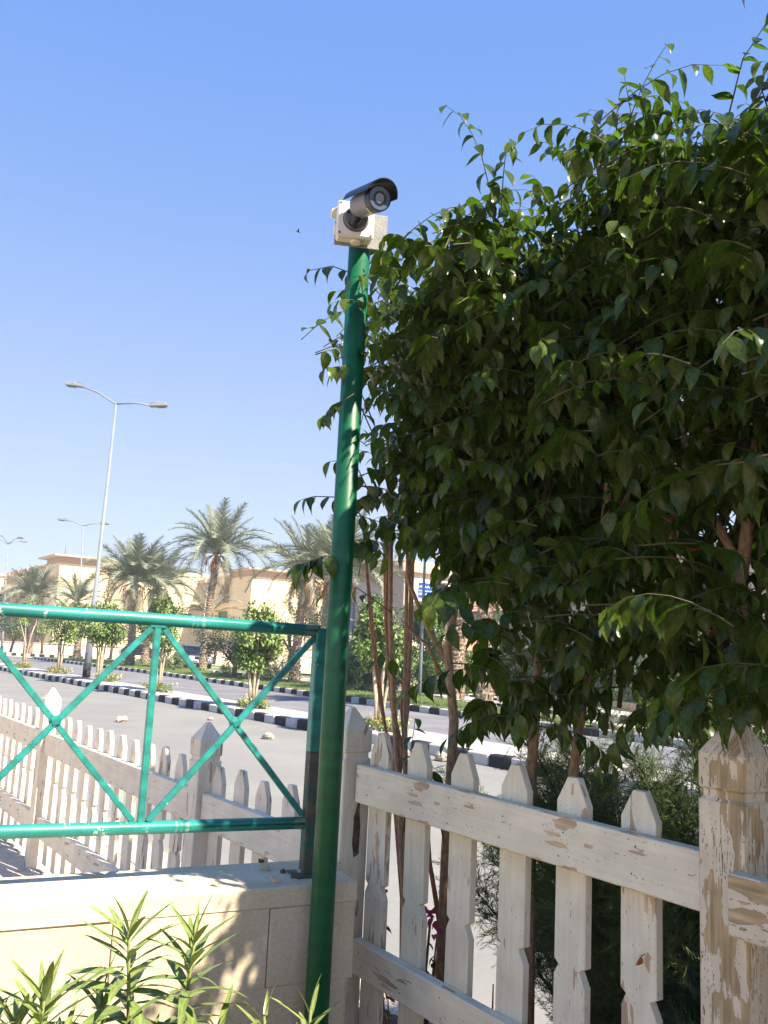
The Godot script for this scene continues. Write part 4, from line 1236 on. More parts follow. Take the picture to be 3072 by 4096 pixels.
func railing() -> void:
	var t = thing("railing", "teal painted steel railing with crossed bars standing on the stone wall", "railing", Vector3.ZERO, WALL_TURN)
	var z = -2.47
	obj("top_rail", tube_mesh([Vector3(-1.4, 1.672, z), Vector3(-0.5, 1.671, z), Vector3(0.5, 1.667, z), Vector3(1.0, 1.662, z)], [0.0178, 0.0178, 0.0178, 0.0178], 18), M.teal, t)
	obj("bottom_rail", tube_mesh([Vector3(-1.4, 1.123, z), Vector3(0.2, 1.119, z), Vector3(0.987, 1.112, z)], [0.0172, 0.0172, 0.0172], 18), M.teal, t)
	obj("post", box_mesh(Vector3(0.036, 0.36, 0.036), 0.003), M.teal, t, Transform3D(Basis(), Vector3(1.005, 1.49, z)))
	obj("post_foot", box_mesh(Vector3(0.037, 0.37, 0.037), 0.003), M.rust, t, Transform3D(Basis(), Vector3(1.006, 1.127, z)))
	obj("foot_plate", box_mesh(Vector3(0.09, 0.006, 0.09), 0.001), M.rust, t, Transform3D(Basis(), Vector3(1.006, 0.971, z)))
	var bar = func(called: String, p: Vector3, q: Vector3, s: float) -> void:
		var st = new_st()
		var d = q - p
		var y = d.normalized()
		var x = y.cross(Vector3(0, 0, 1)).normalized()
		box(st, Vector3.ZERO, Vector3(s, d.length(), s), 0.0015)
		obj(called, done(st), M.teal, t, Transform3D(Basis(x, y, x.cross(y)), (p + q) * 0.5))
	for k in 4:
		var r = 1.0 - 0.482 * k
		var l = r - 0.482
		bar.call("upright", Vector3(l + 0.003, 1.128, z), Vector3(l + 0.003, 1.655, z), 0.018)
		bar.call("diagonal_bar", Vector3(r - 0.014, 1.642, z + 0.0025), Vector3(l + 0.02, 1.132, z + 0.0025), 0.016)
		bar.call("diagonal_bar", Vector3(l + 0.018, 1.646, z - 0.0025), Vector3(r - 0.018, 1.134, z - 0.0025), 0.016)
		obj("weld", box_mesh(Vector3(0.03, 0.03, 0.026), 0.008), M.teal, t, Transform3D(Basis(Vector3(0, 0, 1), 0.3), Vector3((l + r) * 0.5 + 0.002, 1.389, z)))
		obj("gusset", box_mesh(Vector3(0.05, 0.02, 0.02), 0.005), M.teal, t, Transform3D(Basis(), Vector3(l + 0.003, 1.650, z)))

func ring_profile(parent: Node, called: String, profile: Array, material: Material, xf: Transform3D, sides := 36) -> MeshInstance3D:
	var st = new_st(false)
	lathe(st, profile, sides, xf)
	return obj(called, done(st), material, parent)

func round_profile(parent: Node, called: String, profile: Array, material: Material, xf: Transform3D, sides := 40) -> MeshInstance3D:
	var st = new_st(true)
	lathe(st, profile, sides, xf)
	return obj(called, done(st), material, parent)

func pole_and_camera() -> void:
	var p = thing("green_pole", "thick glossy green pole carrying the security camera", "pole", Vector3(-0.113, 0.17, -2.5))
	obj("tube", tube_mesh([Vector3.ZERO, Vector3(0, 1.3, 0), Vector3(0, 2.665, 0)], [0.0325, 0.0325, 0.0325], 40), M.pole_green, p)
	var turn = 0.1745
	var pl = obj("mounting_plate", box_mesh(Vector3(0.158, 0.112, 0.004), 0.001), M.galvanised, p, Transform3D(Basis(Vector3.UP, turn), Vector3(0.0, 2.683, 0.04) + Basis(Vector3.UP, turn) * Vector3(0.004, -0.003, -0.003)))
	var bx = thing("junction_box", "square white junction box behind the camera at the pole top", "junction box", Vector3(-0.129, 2.853, -2.43), turn)
	obj("box_body", box_mesh(Vector3(0.104, 0.104, 0.042), 0.006), M.box_white, bx, Transform3D(Basis(), Vector3(0, 0, -0.0065)))
	obj("lid", box_mesh(Vector3(0.110, 0.110, 0.014), 0.005), M.box_white, bx, Transform3D(Basis(), Vector3(0, 0, 0.0215)))
	var along_z = Basis(Vector3.RIGHT, PI / 2)
	for s in [[-1, -1], [1, -1], [-1, 1], [1, 1]]:
		ring_profile(bx, "lid_screw", [[0.0, 0.0008], [0.0034, 0.0008], [0.0042, 0.0]], M.screw, Transform3D(along_z, Vector3(s[0] * 0.046, s[1] * 0.046, 0.0287)), 14)
	var side = Basis(Vector3(0, 0, 1), PI / 2)
	var ribs = [[0.021, 0.0]]
	for k in 5:
		ribs.append([0.0205 - k * 0.0016, 0.003 + k * 0.0034])
		ribs.append([0.0165 - k * 0.0016, 0.0045 + k * 0.0034])
	ribs.append([0.0, 0.0205])
	ring_profile(bx, "cable_gland", ribs, M.box_white, Transform3D(side, Vector3(-0.052, 0.027, -0.006)), 22)
	ring_profile(bx, "knock_out", [[0.017, 0.0], [0.016, 0.006], [0.012, 0.008], [0.0, 0.008]], M.box_white, Transform3D(side, Vector3(-0.052, -0.022, -0.006)), 22)
	ring_profile(bx, "knock_out", [[0.017, 0.0], [0.016, 0.006], [0.012, 0.008], [0.0, 0.008]], M.box_white, Transform3D(Basis(Vector3.RIGHT, PI), Vector3(0.008, -0.052, -0.006)), 22)
	# the bullet camera
	var cm = thing("security_camera", "bullet security camera with a dark hood looking down to the right", "security camera", Vector3(-0.129, 2.853, -2.43), turn)
	ring_profile(cm, "mounting_ring", [[0.0362, 0.0285], [0.0362, 0.033], [0.0345, 0.0395], [0.0325, 0.0405], [0.0, 0.0405]], M.cam_mid, Transform3D(along_z, Vector3(0, -0.002, 0)), 40)
	ring_profile(cm, "ring_rim", [[0.0345, 0.0287], [0.0378, 0.0287], [0.0378, 0.0315], [0.0345, 0.0315]], M.cam_dark, Transform3D(along_z, Vector3(0, -0.002, 0)), 40)
	for k in 3:
		var an = 0.5 + k * TAU / 3.0
		ring_profile(cm, "screw_hole", [[0.0, 0.0006], [0.0036, 0.0006], [0.0042, 0.0]], M.rubber, Transform3D(along_z, Vector3(cos(an) * 0.0275, sin(an) * 0.0275 - 0.002, 0.0405)), 12)
	obj("arm", tube_mesh([Vector3(-0.006, -0.022, 0.036), Vector3(-0.002, -0.014, 0.056), Vector3(0.006, 0.004, 0.078), Vector3(0.014, 0.012, 0.10)], [0.0165, 0.0155, 0.0145, 0.013], 18), M.cam_dark, cm)
	var axis = Vector3(0.32, -0.24, 0.92).normalized()
	var x = Vector3.UP.cross(axis).normalized()
	var b = Basis(x, axis, x.cross(axis))   # y runs along the barrel
	var back = Vector3(-0.004, 0.025, 0.047)
	var xf = Transform3D(Basis(b.x * 1.05, b.y * 0.9, b.z * 1.05), back + axis * 0.022)
	round_profile(cm, "barrel", [[0.0, 0.0], [0.027, 0.0], [0.0315, 0.004], [0.0325, 0.012], [0.0325, 0.112]], M.cam_white, xf)
	ring_profile(cm, "collar", [[0.0325, 0.111], [0.0338, 0.112], [0.0338, 0.141], [0.0325, 0.1435], [0.0308, 0.1435], [0.0300, 0.1405], [0.0, 0.1405]], M.cam_dark, xf, 44)
	ring_profile(cm, "front_glass", [[0.0298, 0.1407], [0.0298, 0.1420], [0.0, 0.1420]], M.lens, xf, 44)
	ring_profile(cm, "lens_ring", [[0.0182, 0.1421], [0.0182, 0.1438], [0.0138, 0.1438], [0.0134, 0.1424]], M.cam_dark, xf, 36)
	ring_profile(cm, "lens_disc", [[0.0132, 0.1421], [0.0128, 0.1432], [0.0, 0.1434]], M.lens_core, xf, 32)
	obj("label_strip", box_mesh(Vector3(0.018, 0.006, 0.0012), 0.0004), M.frame_white, cm, xf * Transform3D(Basis(Vector3.UP, PI - 0.5), Vector3(sin(-0.5) * 0.0, 0, 0) + Basis(Vector3.UP, 0.35) * Vector3(0, 0.106, -0.0328) * Vector3(1, 1, -1)))
	# hood: a bent sheet with thickness, longer than the barrel
	var st = new_st(true)
	var seg = 26
	for shell in [0.0460, 0.0436]:
		for k in seg:
			var a0 = lerpf(-1.4, 1.4, float(k) / seg)
			var a1 = lerpf(-1.4, 1.4, float(k + 1) / seg)
			var f = [Vector3(sin(a0), 0, -cos(a0)), Vector3(sin(a1), 0, -cos(a1))]
			var e0 = 0.176 - 0.024 * (1.0 - cos(a0))
			var e1 = 0.176 - 0.024 * (1.0 - cos(a1))
			for i in 4:
				var s0 = i / 4.0
				var s1 = (i + 1) / 4.0
				quad(st, xf * (f[0] * shell + Vector3.UP * lerpf(-0.016, e0, s0)), xf * (f[1] * shell + Vector3.UP * lerpf(-0.016, e1, s0)), xf * (f[1] * shell + Vector3.UP * lerpf(-0.016, e1, s1)), xf * (f[0] * shell + Vector3.UP * lerpf(-0.016, e0, s1)), xf.basis * (f[0] + f[1]) * (1.0 if shell > 0.04 else -1.0))
	var hood = obj("hood", done(st), M.cam_dark, cm)
	var se = new_st()
	for k in seg:
		var a0 = lerpf(-1.4, 1.4, float(k) / seg)
		var a1 = lerpf(-1.4, 1.4, float(k + 1) / seg)
		var f0 = Vector3(sin(a0), 0, -cos(a0))
		var f1 = Vector3(sin(a1), 0, -cos(a1))
		var e0 = Vector3.UP * (0.176 - 0.024 * (1.0 - cos(a0)))
		var e1 = Vector3.UP * (0.176 - 0.024 * (1.0 - cos(a1)))
		quad(se, xf * (f0 * 0.0460 + e0), xf * (f1 * 0.0460 + e1), xf * (f1 * 0.0436 + e1), xf * (f0 * 0.0436 + e0), xf.basis.y)
	for s in [-1.4, 1.4]:
		var f = Vector3(sin(s), 0, -cos(s))
		var e = 0.176 - 0.024 * (1.0 - cos(s))
		quad(se, xf * (f * 0.0460 + Vector3.UP * -0.016), xf * (f * 0.0436 + Vector3.UP * -0.016), xf * (f * 0.0436 + Vector3.UP * e), xf * (f * 0.0460 + Vector3.UP * e), xf.basis * Vector3(cos(s) * signf(s), 0, sin(s) * signf(s)))
	obj("hood_edge", done(se), M.cam_dark, hood)

# ---------- fences ----------
func picket_mesh(top: float, foot: float, half: float, off: Vector2, rng: RandomNumberGenerator) -> ArrayMesh:
	var n = 0.905 + rng.randf_range(-0.006, 0.006) if top > 1.2 else 0.70
	var j = func() -> float: return rng.randf_range(-0.0012, 0.0012)
	var o = PackedVector2Array([
		Vector2(-half, foot), Vector2(half, foot), Vector2(half + j.call(), n - 0.03), Vector2(half * 0.62, n + 0.002), Vector2(half + j.call(), n + 0.012),
		Vector2(half, top - 0.062), Vector2(half * 0.36, top), Vector2(-half * 0.30, top + j.call()), Vector2(-half, top - 0.058),
		Vector2(-half + j.call(), n + 0.012), Vector2(-half * 0.72, n + 0.002), Vector2(-half + j.call(), n - 0.022)])
	var st = new_st()
	slab(st, o, 0.022, 0.0016, Transform3D(), off)
	return done(st)

func post_mesh(h: float, half: float, off: Vector2) -> ArrayMesh:
	var st = new_st()
	var rings = [[0.0, half], [h - 0.163, half], [h - 0.156, half - 0.006], [h - 0.142, half - 0.006], [h - 0.137, half], [h - 0.073, half], [h - 0.003, half * 0.16]]
	var c = 0.0035
	var ring = func(y: float, r: float) -> Array:
		var k = minf(c, r * 0.3)
		var out = []
		for q in [[1, 1, 0], [1, 1, 1], [-1, 1, 1], [-1, 1, 0], [-1, -1, 0], [-1, -1, 1], [1, -1, 1], [1, -1, 0]]:
			out.append(Vector3(q[0] * (r - (k if q[2] else 0.0)), y, q[1] * (r - (0.0 if q[2] else k))))
		return out
	for i in rings.size() - 1:
		var a = ring.call(rings[i][0], rings[i][1])
		var b = ring.call(rings[i + 1][0], rings[i + 1][1])
		for k in 8:
			var l = (k + 1) % 8
			var n = (a[k] + a[l]) * Vector3(1, 0, 1)
			if rings[i + 1][1] < rings[i][1] - 0.002: n = n.normalized() + Vector3.UP * 0.6
			if rings[i + 1][1] > rings[i][1] + 0.002: n = n.normalized() - Vector3.UP * 0.6
			var u0 = Vector2(k * 0.045, 0) + off
			var u1 = u0 + Vector2(a[k].distance_to(a[l]), 0)
			quad(st, a[k], a[l], b[l], b[k], n, u0 + Vector2(0, rings[i][0]), u1 + Vector2(0, rings[i][0]), u1 + Vector2(0, rings[i + 1][0]), u0 + Vector2(0, rings[i + 1][0]))
	var t = ring.call(rings[-1][0], rings[-1][1])
	for k in range(1, 7):
		tri(st, t[0], t[k], t[k + 1], Vector3.UP, off, off, off)
	return done(st)

func rail(parent: Node, a0: float, a1: float, y0: float, y1: float, z: float, thick: float, material: Material, off: Vector2, tilt := 0.0) -> void:
	obj("rail", box_mesh(Vector3(a1 - a0, y1 - y0, thick), 0.0025, off, 0), material, parent, Transform3D(Basis(Vector3(0, 0, 1), tilt), Vector3((a0 + a1) * 0.5, (y0 + y1) * 0.5, z)))

func left_fence() -> void:
	var rng = RandomNumberGenerator.new()
	rng.seed = 801
	var t = thing("picket_fence", "sunlit white picket fence beyond the railing on the left", "fence", road(0, 1.6), ROAD_TURN, "white picket fences along the pavement")
	for a in [-3.585, -6.10, -8.62, -11.14]:
		obj("post", post_mesh(1.285 - 0.13, 0.052, Vector2(rng.randf(), rng.randf())), M.paint_white, t, Transform3D(Basis(Vector3.UP, rng.randf_range(-0.02, 0.02)), Vector3(a, 0.13, 0)))
	var edges = [[-11.08, -8.68], [-8.56, -6.16], [-6.04, -3.645], [-3.525, -2.53]]
	for e in edges:
		rail(t, e[0], e[1], 0.865, 1.0, 0.012, 0.036, M.paint_white, Vector2(rng.randf(), rng.randf()), rng.randf_range(-0.002, 0.002))
		rail(t, e[0], e[1], 0.36, 0.48, 0.012, 0.036, M.paint_white, Vector2(rng.randf(), rng.randf()), rng.randf_range(-0.002, 0.002))
	var kinds = []
	for k in 5: kinds.append(picket_mesh(1.12, 0.2, 0.047, Vector2(rng.randf(), rng.randf()), rng))
	for k in 42:
		var a = -11.0 + k * 0.2035
		if a > -2.55: break
		var near_post = false
		for q in [-3.585, -6.10, -8.62]:
			if absf(a - q) < 0.1: near_post = true
		if near_post: continue
		obj("picket", kinds[rng.randi() % 5], M.paint_white, t, Transform3D(Basis(Vector3(0, 0, 1), rng.randf_range(-0.012, 0.012)), Vector3(a, rng.randf_range(-0.012, 0.01), -0.018)))

func right_fence() -> void:
	var rng = RandomNumberGenerator.new()
	rng.seed = 802
	var t = thing("picket_fence", "weathered cream picket fence in the shade right of the pole", "fence", road(0, 1.6), ROAD_TURN, "white picket fences along the pavement")
	var mp = obj("post", post_mesh(1.43 - 0.13, 0.05, Vector2(0.3, 0.2)), M.paint_mid, t, Transform3D(Basis(), Vector3(-2.462, 0.13, 0)))
	# rotten slot in its near face
	var rs = new_st()
	slab(rs, PackedVector2Array([Vector2(-0.006, 0.84), Vector2(0.012, 0.85), Vector2(0.014, 0.93), Vector2(0.008, 0.98), Vector2(0.011, 1.07), Vector2(0.006, 1.1), Vector2(-0.002, 1.0), Vector2(-0.012, 0.965), Vector2(-0.014, 0.88)]), 0.006, 0.001, Transform3D(Basis(Vector3.UP, PI / 2), Vector3(0.0485, 0, -0.006)))
	obj("rotten_slot", done(rs), M.bark_dark, mp)
	tag(obj("post", post_mesh(1.515 - 0.13, 0.0515, Vector2(0.05, 0.61)), M.paint_heavy, t, Transform3D(Basis(Vector3.UP, 0.02), Vector3(-1.065, 0.13, 0.004))), "post with most of its paint flaked off down to bare pine")
	obj("post", post_mesh(1.5 - 0.13, 0.0515, Vector2(0.45, 0.31)), M.paint_heavy, t, Transform3D(Basis(), Vector3(0.25, 0.13, 0)))
	rail(t, -2.385, -1.119, 1.138, 1.252, 0.0065, 0.035, M.paint_mid, Vector2(0.14, 0.33), -0.009)
	rail(t, -2.36, -1.119, 0.645, 0.742, 0.0065, 0.035, M.paint_light, Vector2(0.44, 0.73), -0.012)
	rail(t, -1.030, 0.195, 1.125, 1.235, 0.072, 0.035, M.paint_heavy, Vector2(0.74, 0.13))
	rail(t, -1.030, 0.195, 0.62, 0.72, 0.072, 0.035, M.paint_mid, Vector2(0.24, 0.93))
	var at = [-2.308, -2.112, -1.917, -1.716, -1.518, -1.311]
	var tops = [1.361, 1.351, 1.344, 1.341, 1.336, 1.334]
	var mats = [M.paint_mid, M.paint_light, M.paint_light, M.paint_light, M.paint_mid, M.paint_mid]
	for k in 6:
		obj("picket", picket_mesh(tops[k], 0.2, 0.0475, Vector2(rng.randf(), rng.randf()), rng), mats[k], t, Transform3D(Basis(Vector3(0, 0, 1), rng.randf_range(-0.006, 0.006)), Vector3(at[k], 0, -0.023)))
	var nail = tube_mesh([Vector3(0, 0, 0.0), Vector3(0, 0, 0.0012)], [0.0022, 0.0018], 8)
	for k in 6:
		for h in [1.165, 1.222, 0.672, 0.712]:
			obj("nail", nail, M.bark_dark, t, Transform3D(Basis(), Vector3(at[k] + rng.randf_range(-0.02, 0.02), h + rng.randf_range(-0.008, 0.008) - (at[k] + 1.75) * 0.010, 0.0239)))
	for k in 5:
		obj("picket", picket_mesh(1.32, 0.2, 0.0475, Vector2(rng.randf(), rng.randf()), rng), M.paint_mid, t, Transform3D(Basis(), Vector3(-0.83 + k * 0.2, 0, 0.042)))

# ---------- ficus hedge ----------
func tone(rng: RandomNumberGenerator, young: float) -> int:
	return clampi(int(young * young * 3.3 + rng.randf() * 2.3 + (0.9 if rng.randf() < 0.10 else 0.0)), 0, 5)

const TONES := [Color(0.072, 0.122, 0.020), Color(0.080, 0.134, 0.021), Color(0.092, 0.150, 0.023), Color(0.112, 0.176, 0.026), Color(0.140, 0.206, 0.031), Color(0.165, 0.226, 0.036)]

func in_view(p: Vector3) -> bool:
	var z = -p.z
	return z > 0.5 and absf(p.x / z) < 0.52 and p.y > 0.5

func dress(t: Node3D, rng: RandomNumberGenerator, leaves: Array, single: int) -> void:
	var eye = Vector3(0, 1.6, 0)
	var order = []
	for i in leaves.size():
		var p = t.position + leaves[i][0].origin
		if single > 0 and in_view(p): order.append([p.distance_to(eye) + (leaves[i][2] if leaves[i].size() > 2 else 0.0), i])
	order.sort_custom(func(a, b): return a[0] < b[0])
	var picked = {}
	for k in mini(single, order.size()):
		var i = order[k][1]
		picked[i] = true
		obj("leaf", leaf_variants[rng.randi() % 4], M.ficus_tones[tone(rng, leaves[i][1])], t, leaves[i][0])
	var xs = [[], [], [], []]
	var cs = [[], [], [], []]
	for i in leaves.size():
		if picked.has(i): continue
		var v = rng.randi() % 4
		xs[v].append(leaves[i][0])
		cs[v].append(TONES[tone(rng, leaves[i][1])] * rng.randf_range(0.85, 1.15))
	for v in 4:
		if xs[v].size() > 0:
			swarm("foliage", leaf_variants[v], M.ficus, xs[v], cs[v], t)

func ficus(label: String, a: float, b: float, yb: float, yt: float, half: float, twigs: int, stems: Array, sprays: Array, sd: int, single: int, lean := 0.0) -> Node3D:
	var rng = RandomNumberGenerator.new()
	rng.seed = sd
	var foot = road(a, b, 0.17)
	var t = thing("ficus_tree", label, "tree", foot, 0.0, "ficus trees forming the hedge behind the fence")
	var lead = []
	for s in stems:
		var pts = []
		for q in s[0]: pts.append(road(q[0], q[1], q[2]) - foot)
		var rad = []
		for i in pts.size(): rad.append(lerpf(s[1], s[2], float(i) / (pts.size() - 1)))
		obj("stem", tube_mesh(pts, rad, 9), M.twig_red if s[1] < 0.011 else M.bark_ficus, t)
		lead.append(pts)
	var leaves = []
	var st = new_st(true)
	# boughs: the twigs gather about these, which leaves gaps between
	var boughs = []
	for i in 40: boughs.append([rng.randf_range(-half, half), rng.randfn() * 0.18, pow((i + rng.randf()) / 40.0, 0.8)])
	for i in twigs:
		var bo = boughs[rng.randi() % 40]
		var f = clampf(bo[2] + rng.randfn() * 0.05, 0.0, 1.0)
		var y = lerpf(yb + 0.02, yt - 0.12, f)
		var from = road(a + lean + bo[0] + rng.randfn() * 0.06, b + bo[1] + rng.randfn() * 0.07 + 0.02, y) - foot
		var az = rng.randf() * TAU
		var up = lerpf(0.2, 0.75, f) + rng.randf_range(-0.25, 0.35)
		var d = Vector3(cos(az), up, sin(az))
		if lean > 0.0 and d.dot(Vector3(0.565, 0, 0.8251)) < -0.2: d += Vector3(0.565, 0, 0.8251) * 0.8
		var ln = rng.randf_range(0.16, 0.34)
		if f > 0.86 and rng.randf() < 0.10:
			ln = rng.randf_range(0.20, 0.30)
			d.y += 1.1
		var e = foot + from + d.normalized() * ln
		if e.dot(Vector3(0.8251, 0, -0.565)) < 1.60 and rng.randf() < 0.85: d -= Vector3(0.8251, 0, -0.565) * 2.0 * minf(0.0, d.dot(Vector3(0.8251, 0, -0.565)))
		if e.dot(Vector3(0.565, 0, 0.8251)) < -2.80 + 0.95 * maxf(0.0, 1.9 - e.dot(Vector3(0.8251, 0, -0.565))): continue
		twig(rng, st, from, d, ln, 9 + rng.randi() % 3, rng.randf_range(0.060, 0.088), leaves, 0.002, 0.7)
	# limbs that carry the twigs through the crown
	for k in 16:
		var y0 = lerpf(yb, yt - 0.5, k / 16.0)
		var p0 = road(a + rng.randf_range(-0.06, 0.06), b, y0) - foot
		var p1 = road(maxf(a + lean + rng.randf_range(-half, half) * 0.75, -2.56), b + rng.randf_range(-0.08, 0.2), y0 + rng.randf_range(0.25, 0.5)) - foot
		tube(st, [p0, p0.lerp(p1, 0.5) + Vector3(0, 0.05, 0), p1], [0.007, 0.005, 0.002], 5, false)
	for s in sprays:
		var pts = []
		for q in s[0]: pts.append(q - foot)
		var fine = []
		for i in pts.size() - 1:
			for k in 3: fine.append(pts[i].lerp(pts[i + 1], k / 3.0))
		fine.append(pts[-1])
		var n0 = leaves.size()
		leafy(rng, st, fine, s[1], s[2], leaves, 0.0026, s[3] if s.size() > 3 else 0.15)
		for i in range(n0, leaves.size()): leaves[i].append(-5.0)
	var tw = obj("twigs", done(st), M.twig, t)
	tw.set_meta("kind", "stuff")
	dress(t, rng, leaves, single)
	return t

func ficus_hedge() -> void:
	var V = func(x: float, y: float, z: float) -> Vector3: return Vector3(x, y, -z)
	# many stemmed clump just right of the pole
	var clump = []
	var rc = RandomNumberGenerator.new()
	rc.seed = 88
	for s in [[-2.66, 1.84, 2.3, 0.009], [-2.80, 1.92, 2.1, 0.008], [-2.60, 1.80, 2.4, 0.012], [-2.68, 1.97, 2.4, 0.010], [-2.57, 1.86, 2.4, 0.010], [-2.74, 1.78, 2.1, 0.006], [-2.86, 1.88, 2.0, 0.006], [-2.63, 1.92, 2.3, 0.006]]:
		var g = s[0] + 2.50
		var w = func() -> float: return rc.randf_range(-0.022, 0.022)
		clump.append([[[-2.46, 1.86, 0.2], [-2.462 + g * 0.1 + w.call() * 0.4, 1.86, 0.8], [-2.47 + g * 0.28 + w.call(), 1.86 + w.call(), 1.15], [-2.49 + g * 0.55 + w.call(), lerpf(1.86, s[1], 0.5) + w.call(), 1.42], [-2.50 + g * 0.82 + w.call(), lerpf(1.86, s[1], 0.8), 1.72], [s[0], s[1], s[2]]], s[3] * 1.2, s[3] * 0.6])
	ficus("many stemmed ficus clump just right of the green pole", -2.46, 1.86, 1.96, 2.98, 0.22, 460, clump, [
		[[road(-2.42, 1.66, 2.80), V.call(-0.10, 2.745, 2.56), V.call(-0.19, 2.735, 2.47), V.call(-0.25, 2.705, 2.44)], 7, 0.072, 0.3],
		[[road(-2.45, 1.62, 2.38), V.call(-0.12, 2.42, 2.44), V.call(-0.185, 2.395, 2.40)], 7, 0.068, 0.5],
		[[road(-2.42, 1.60, 2.33), V.call(-0.10, 2.335, 2.43), V.call(-0.155, 2.29, 2.42), V.call(-0.185, 2.255, 2.42)], 9, 0.068, 0.5],
		[[road(-2.5, 1.64, 2.16), V.call(-0.10, 2.18, 2.60), V.call(-0.168, 2.165, 2.58)], 3, 0.066, 0.6],
		[[road(-2.5, 1.64, 2.03), V.call(-0.10, 2.065, 2.62), V.call(-0.21, 2.06, 2.60), V.call(-0.245, 2.045, 2.58)], 6, 0.070, 0.4],
		[[road(-2.5, 1.62, 1.86), V.call(-0.06, 1.885, 2.62), V.call(-0.16, 1.865, 2.44), V.call(-0.235, 1.83, 2.42)], 13, 0.086, 0.6],
		[[road(-2.5, 1.7, 2.72), road(-2.52, 1.55, 2.84), V.call(-0.075, 2.83, 2.52)], 6, 0.066],
		[[road(-2.55, 1.8, 1.75), road(-2.60, 1.68, 1.83), road(-2.68, 1.6, 1.80)], 6, 0.085],
		[[road(-2.5, 1.8, 1.55), road(-2.46, 1.72, 1.62), road(-2.44, 1.66, 1.58)], 4, 0.08],
		[[road(-2.48, 1.84, 1.0), road(-2.40, 1.80, 1.3), road(-2.36, 1.78, 1.4)], 5, 0.075, 0.4]], 901, 290, 0.06)
	ficus("ficus with a forked reddish trunk, second stem from the pole", -2.25, 1.85, 2.12, 2.92, 0.25, 420, [
		[[[-2.27, 1.85, 0.2], [-2.26, 1.85, 1.0], [-2.245, 1.85, 1.4], [-2.29, 1.85, 1.62], [-2.26, 1.86, 1.85], [-2.22, 1.9, 2.4]], 0.0195, 0.011],
		[[[-2.285, 1.85, 1.58], [-2.38, 1.83, 1.70], [-2.46, 1.80, 1.86], [-2.5, 1.8, 2.2]], 0.011, 0.005],
		[[[-2.285, 1.85, 1.50], [-2.36, 1.82, 1.64], [-2.44, 1.78, 1.70]], 0.007, 0.003],
		[[[-2.27, 1.85, 0.75], [-2.33, 1.84, 0.95], [-2.37, 1.83, 1.25]], 0.009, 0.005]], [
		[[road(-2.12, 1.8, 1.87), road(-2.08, 1.72, 1.88), road(-2.03, 1.67, 1.82)], 7, 0.085],
		[[road(-2.26, 1.84, 1.02), road(-2.24, 1.76, 1.24), road(-2.2, 1.72, 1.27)], 4, 0.075, 0.5],
		[[road(-2.0, 1.75, 2.84), road(-2.02, 1.73, 2.92), road(-2.08, 1.71, 2.95)], 7, 0.062]], 902, 290, 0.1)
	ficus("slim straight ficus trunk in the middle of the fence with leaves hanging low", -1.87, 1.85, 1.78, 2.90, 0.26, 430, [
		[[[-1.88, 1.85, 0.2], [-1.885, 1.85, 0.9], [-1.89, 1.85, 1.28], [-1.87, 1.85, 1.6], [-1.86, 1.86, 1.9], [-1.85, 1.9, 2.5]], 0.019, 0.011],
		[[[-1.88, 1.85, 1.45], [-1.93, 1.84, 1.60], [-1.96, 1.82, 1.78]], 0.007, 0.003]], [
		[[road(-1.89, 1.84, 1.36), road(-1.98, 1.80, 1.43), road(-2.08, 1.77, 1.41), road(-2.15, 1.75, 1.36)], 9, 0.082, 0.3],
		[[road(-1.78, 1.8, 1.75), road(-1.80, 1.7, 1.76), road(-1.88, 1.66, 1.66)], 8, 0.085],
		[[road(-1.8, 1.78, 2.86), road(-1.80, 1.76, 2.98), road(-1.84, 1.75, 3.03)], 8, 0.06]], 913, 290)
	ficus("leaning ficus whose thin trunk is buried in drooping foliage", -1.58, 1.86, 1.42, 3.10, 0.25, 480, [
		[[[-1.73, 1.86, 0.2], [-1.73, 1.85, 1.3], [-1.66, 1.86, 1.8], [-1.55, 1.88, 2.8]], 0.017, 0.009]], [
		[[road(-1.5, 1.85, 2.98), road(-1.62, 1.78, 3.08), road(-1.77, 1.74, 3.12)], 10, 0.062, 0.35],
		[[road(-1.5, 1.85, 3.0), road(-1.5, 1.80, 3.14), road(-1.49, 1.76, 3.23)], 9, 0.06],
		[[road(-1.6, 1.85, 2.95), road(-1.58, 1.78, 3.1), road(-1.60, 1.75, 3.16)], 8, 0.06],
		[[road(-1.55, 1.85, 1.55), road(-1.58, 1.72, 1.54), road(-1.64, 1.66, 1.40)], 9, 0.085],
		[[road(-1.45, 1.85, 1.52), road(-1.46, 1.74, 1.47), road(-1.5, 1.7, 1.36)], 8, 0.085]], 904, 290)
	var t4 = ficus("thick forked ficus trunk behind the badly flaked fence post", -1.22, 1.86, 1.56, 3.03, 0.26, 460, [
		[[[-1.20, 1.86, 0.2], [-1.21, 1.86, 1.2], [-1.225, 1.85, 1.66], [-1.21, 1.85, 1.84], [-1.17, 1.86, 2.15], [-1.15, 1.9, 2.6]], 0.021, 0.012],
		[[[-1.212, 1.85, 1.84], [-1.27, 1.83, 1.96], [-1.315, 1.82, 2.06], [-1.36, 1.8, 2.3]], 0.012, 0.007]], [
		[[road(-1.2, 1.8, 2.95), road(-1.12, 1.75, 3.06), road(-1.03, 1.72, 3.10)], 9, 0.062],
		[[road(-1.16, 1.8, 1.66), road(-1.12, 1.70, 1.66), road(-1.09, 1.63, 1.62)], 5, 0.08],
		[[road(-1.22, 1.8, 1.5), road(-1.3, 1.7, 1.52), road(-1.36, 1.66, 1.45)], 8, 0.085]], 905, 290)
	var r = RandomNumberGenerator.new()
	r.seed = 31
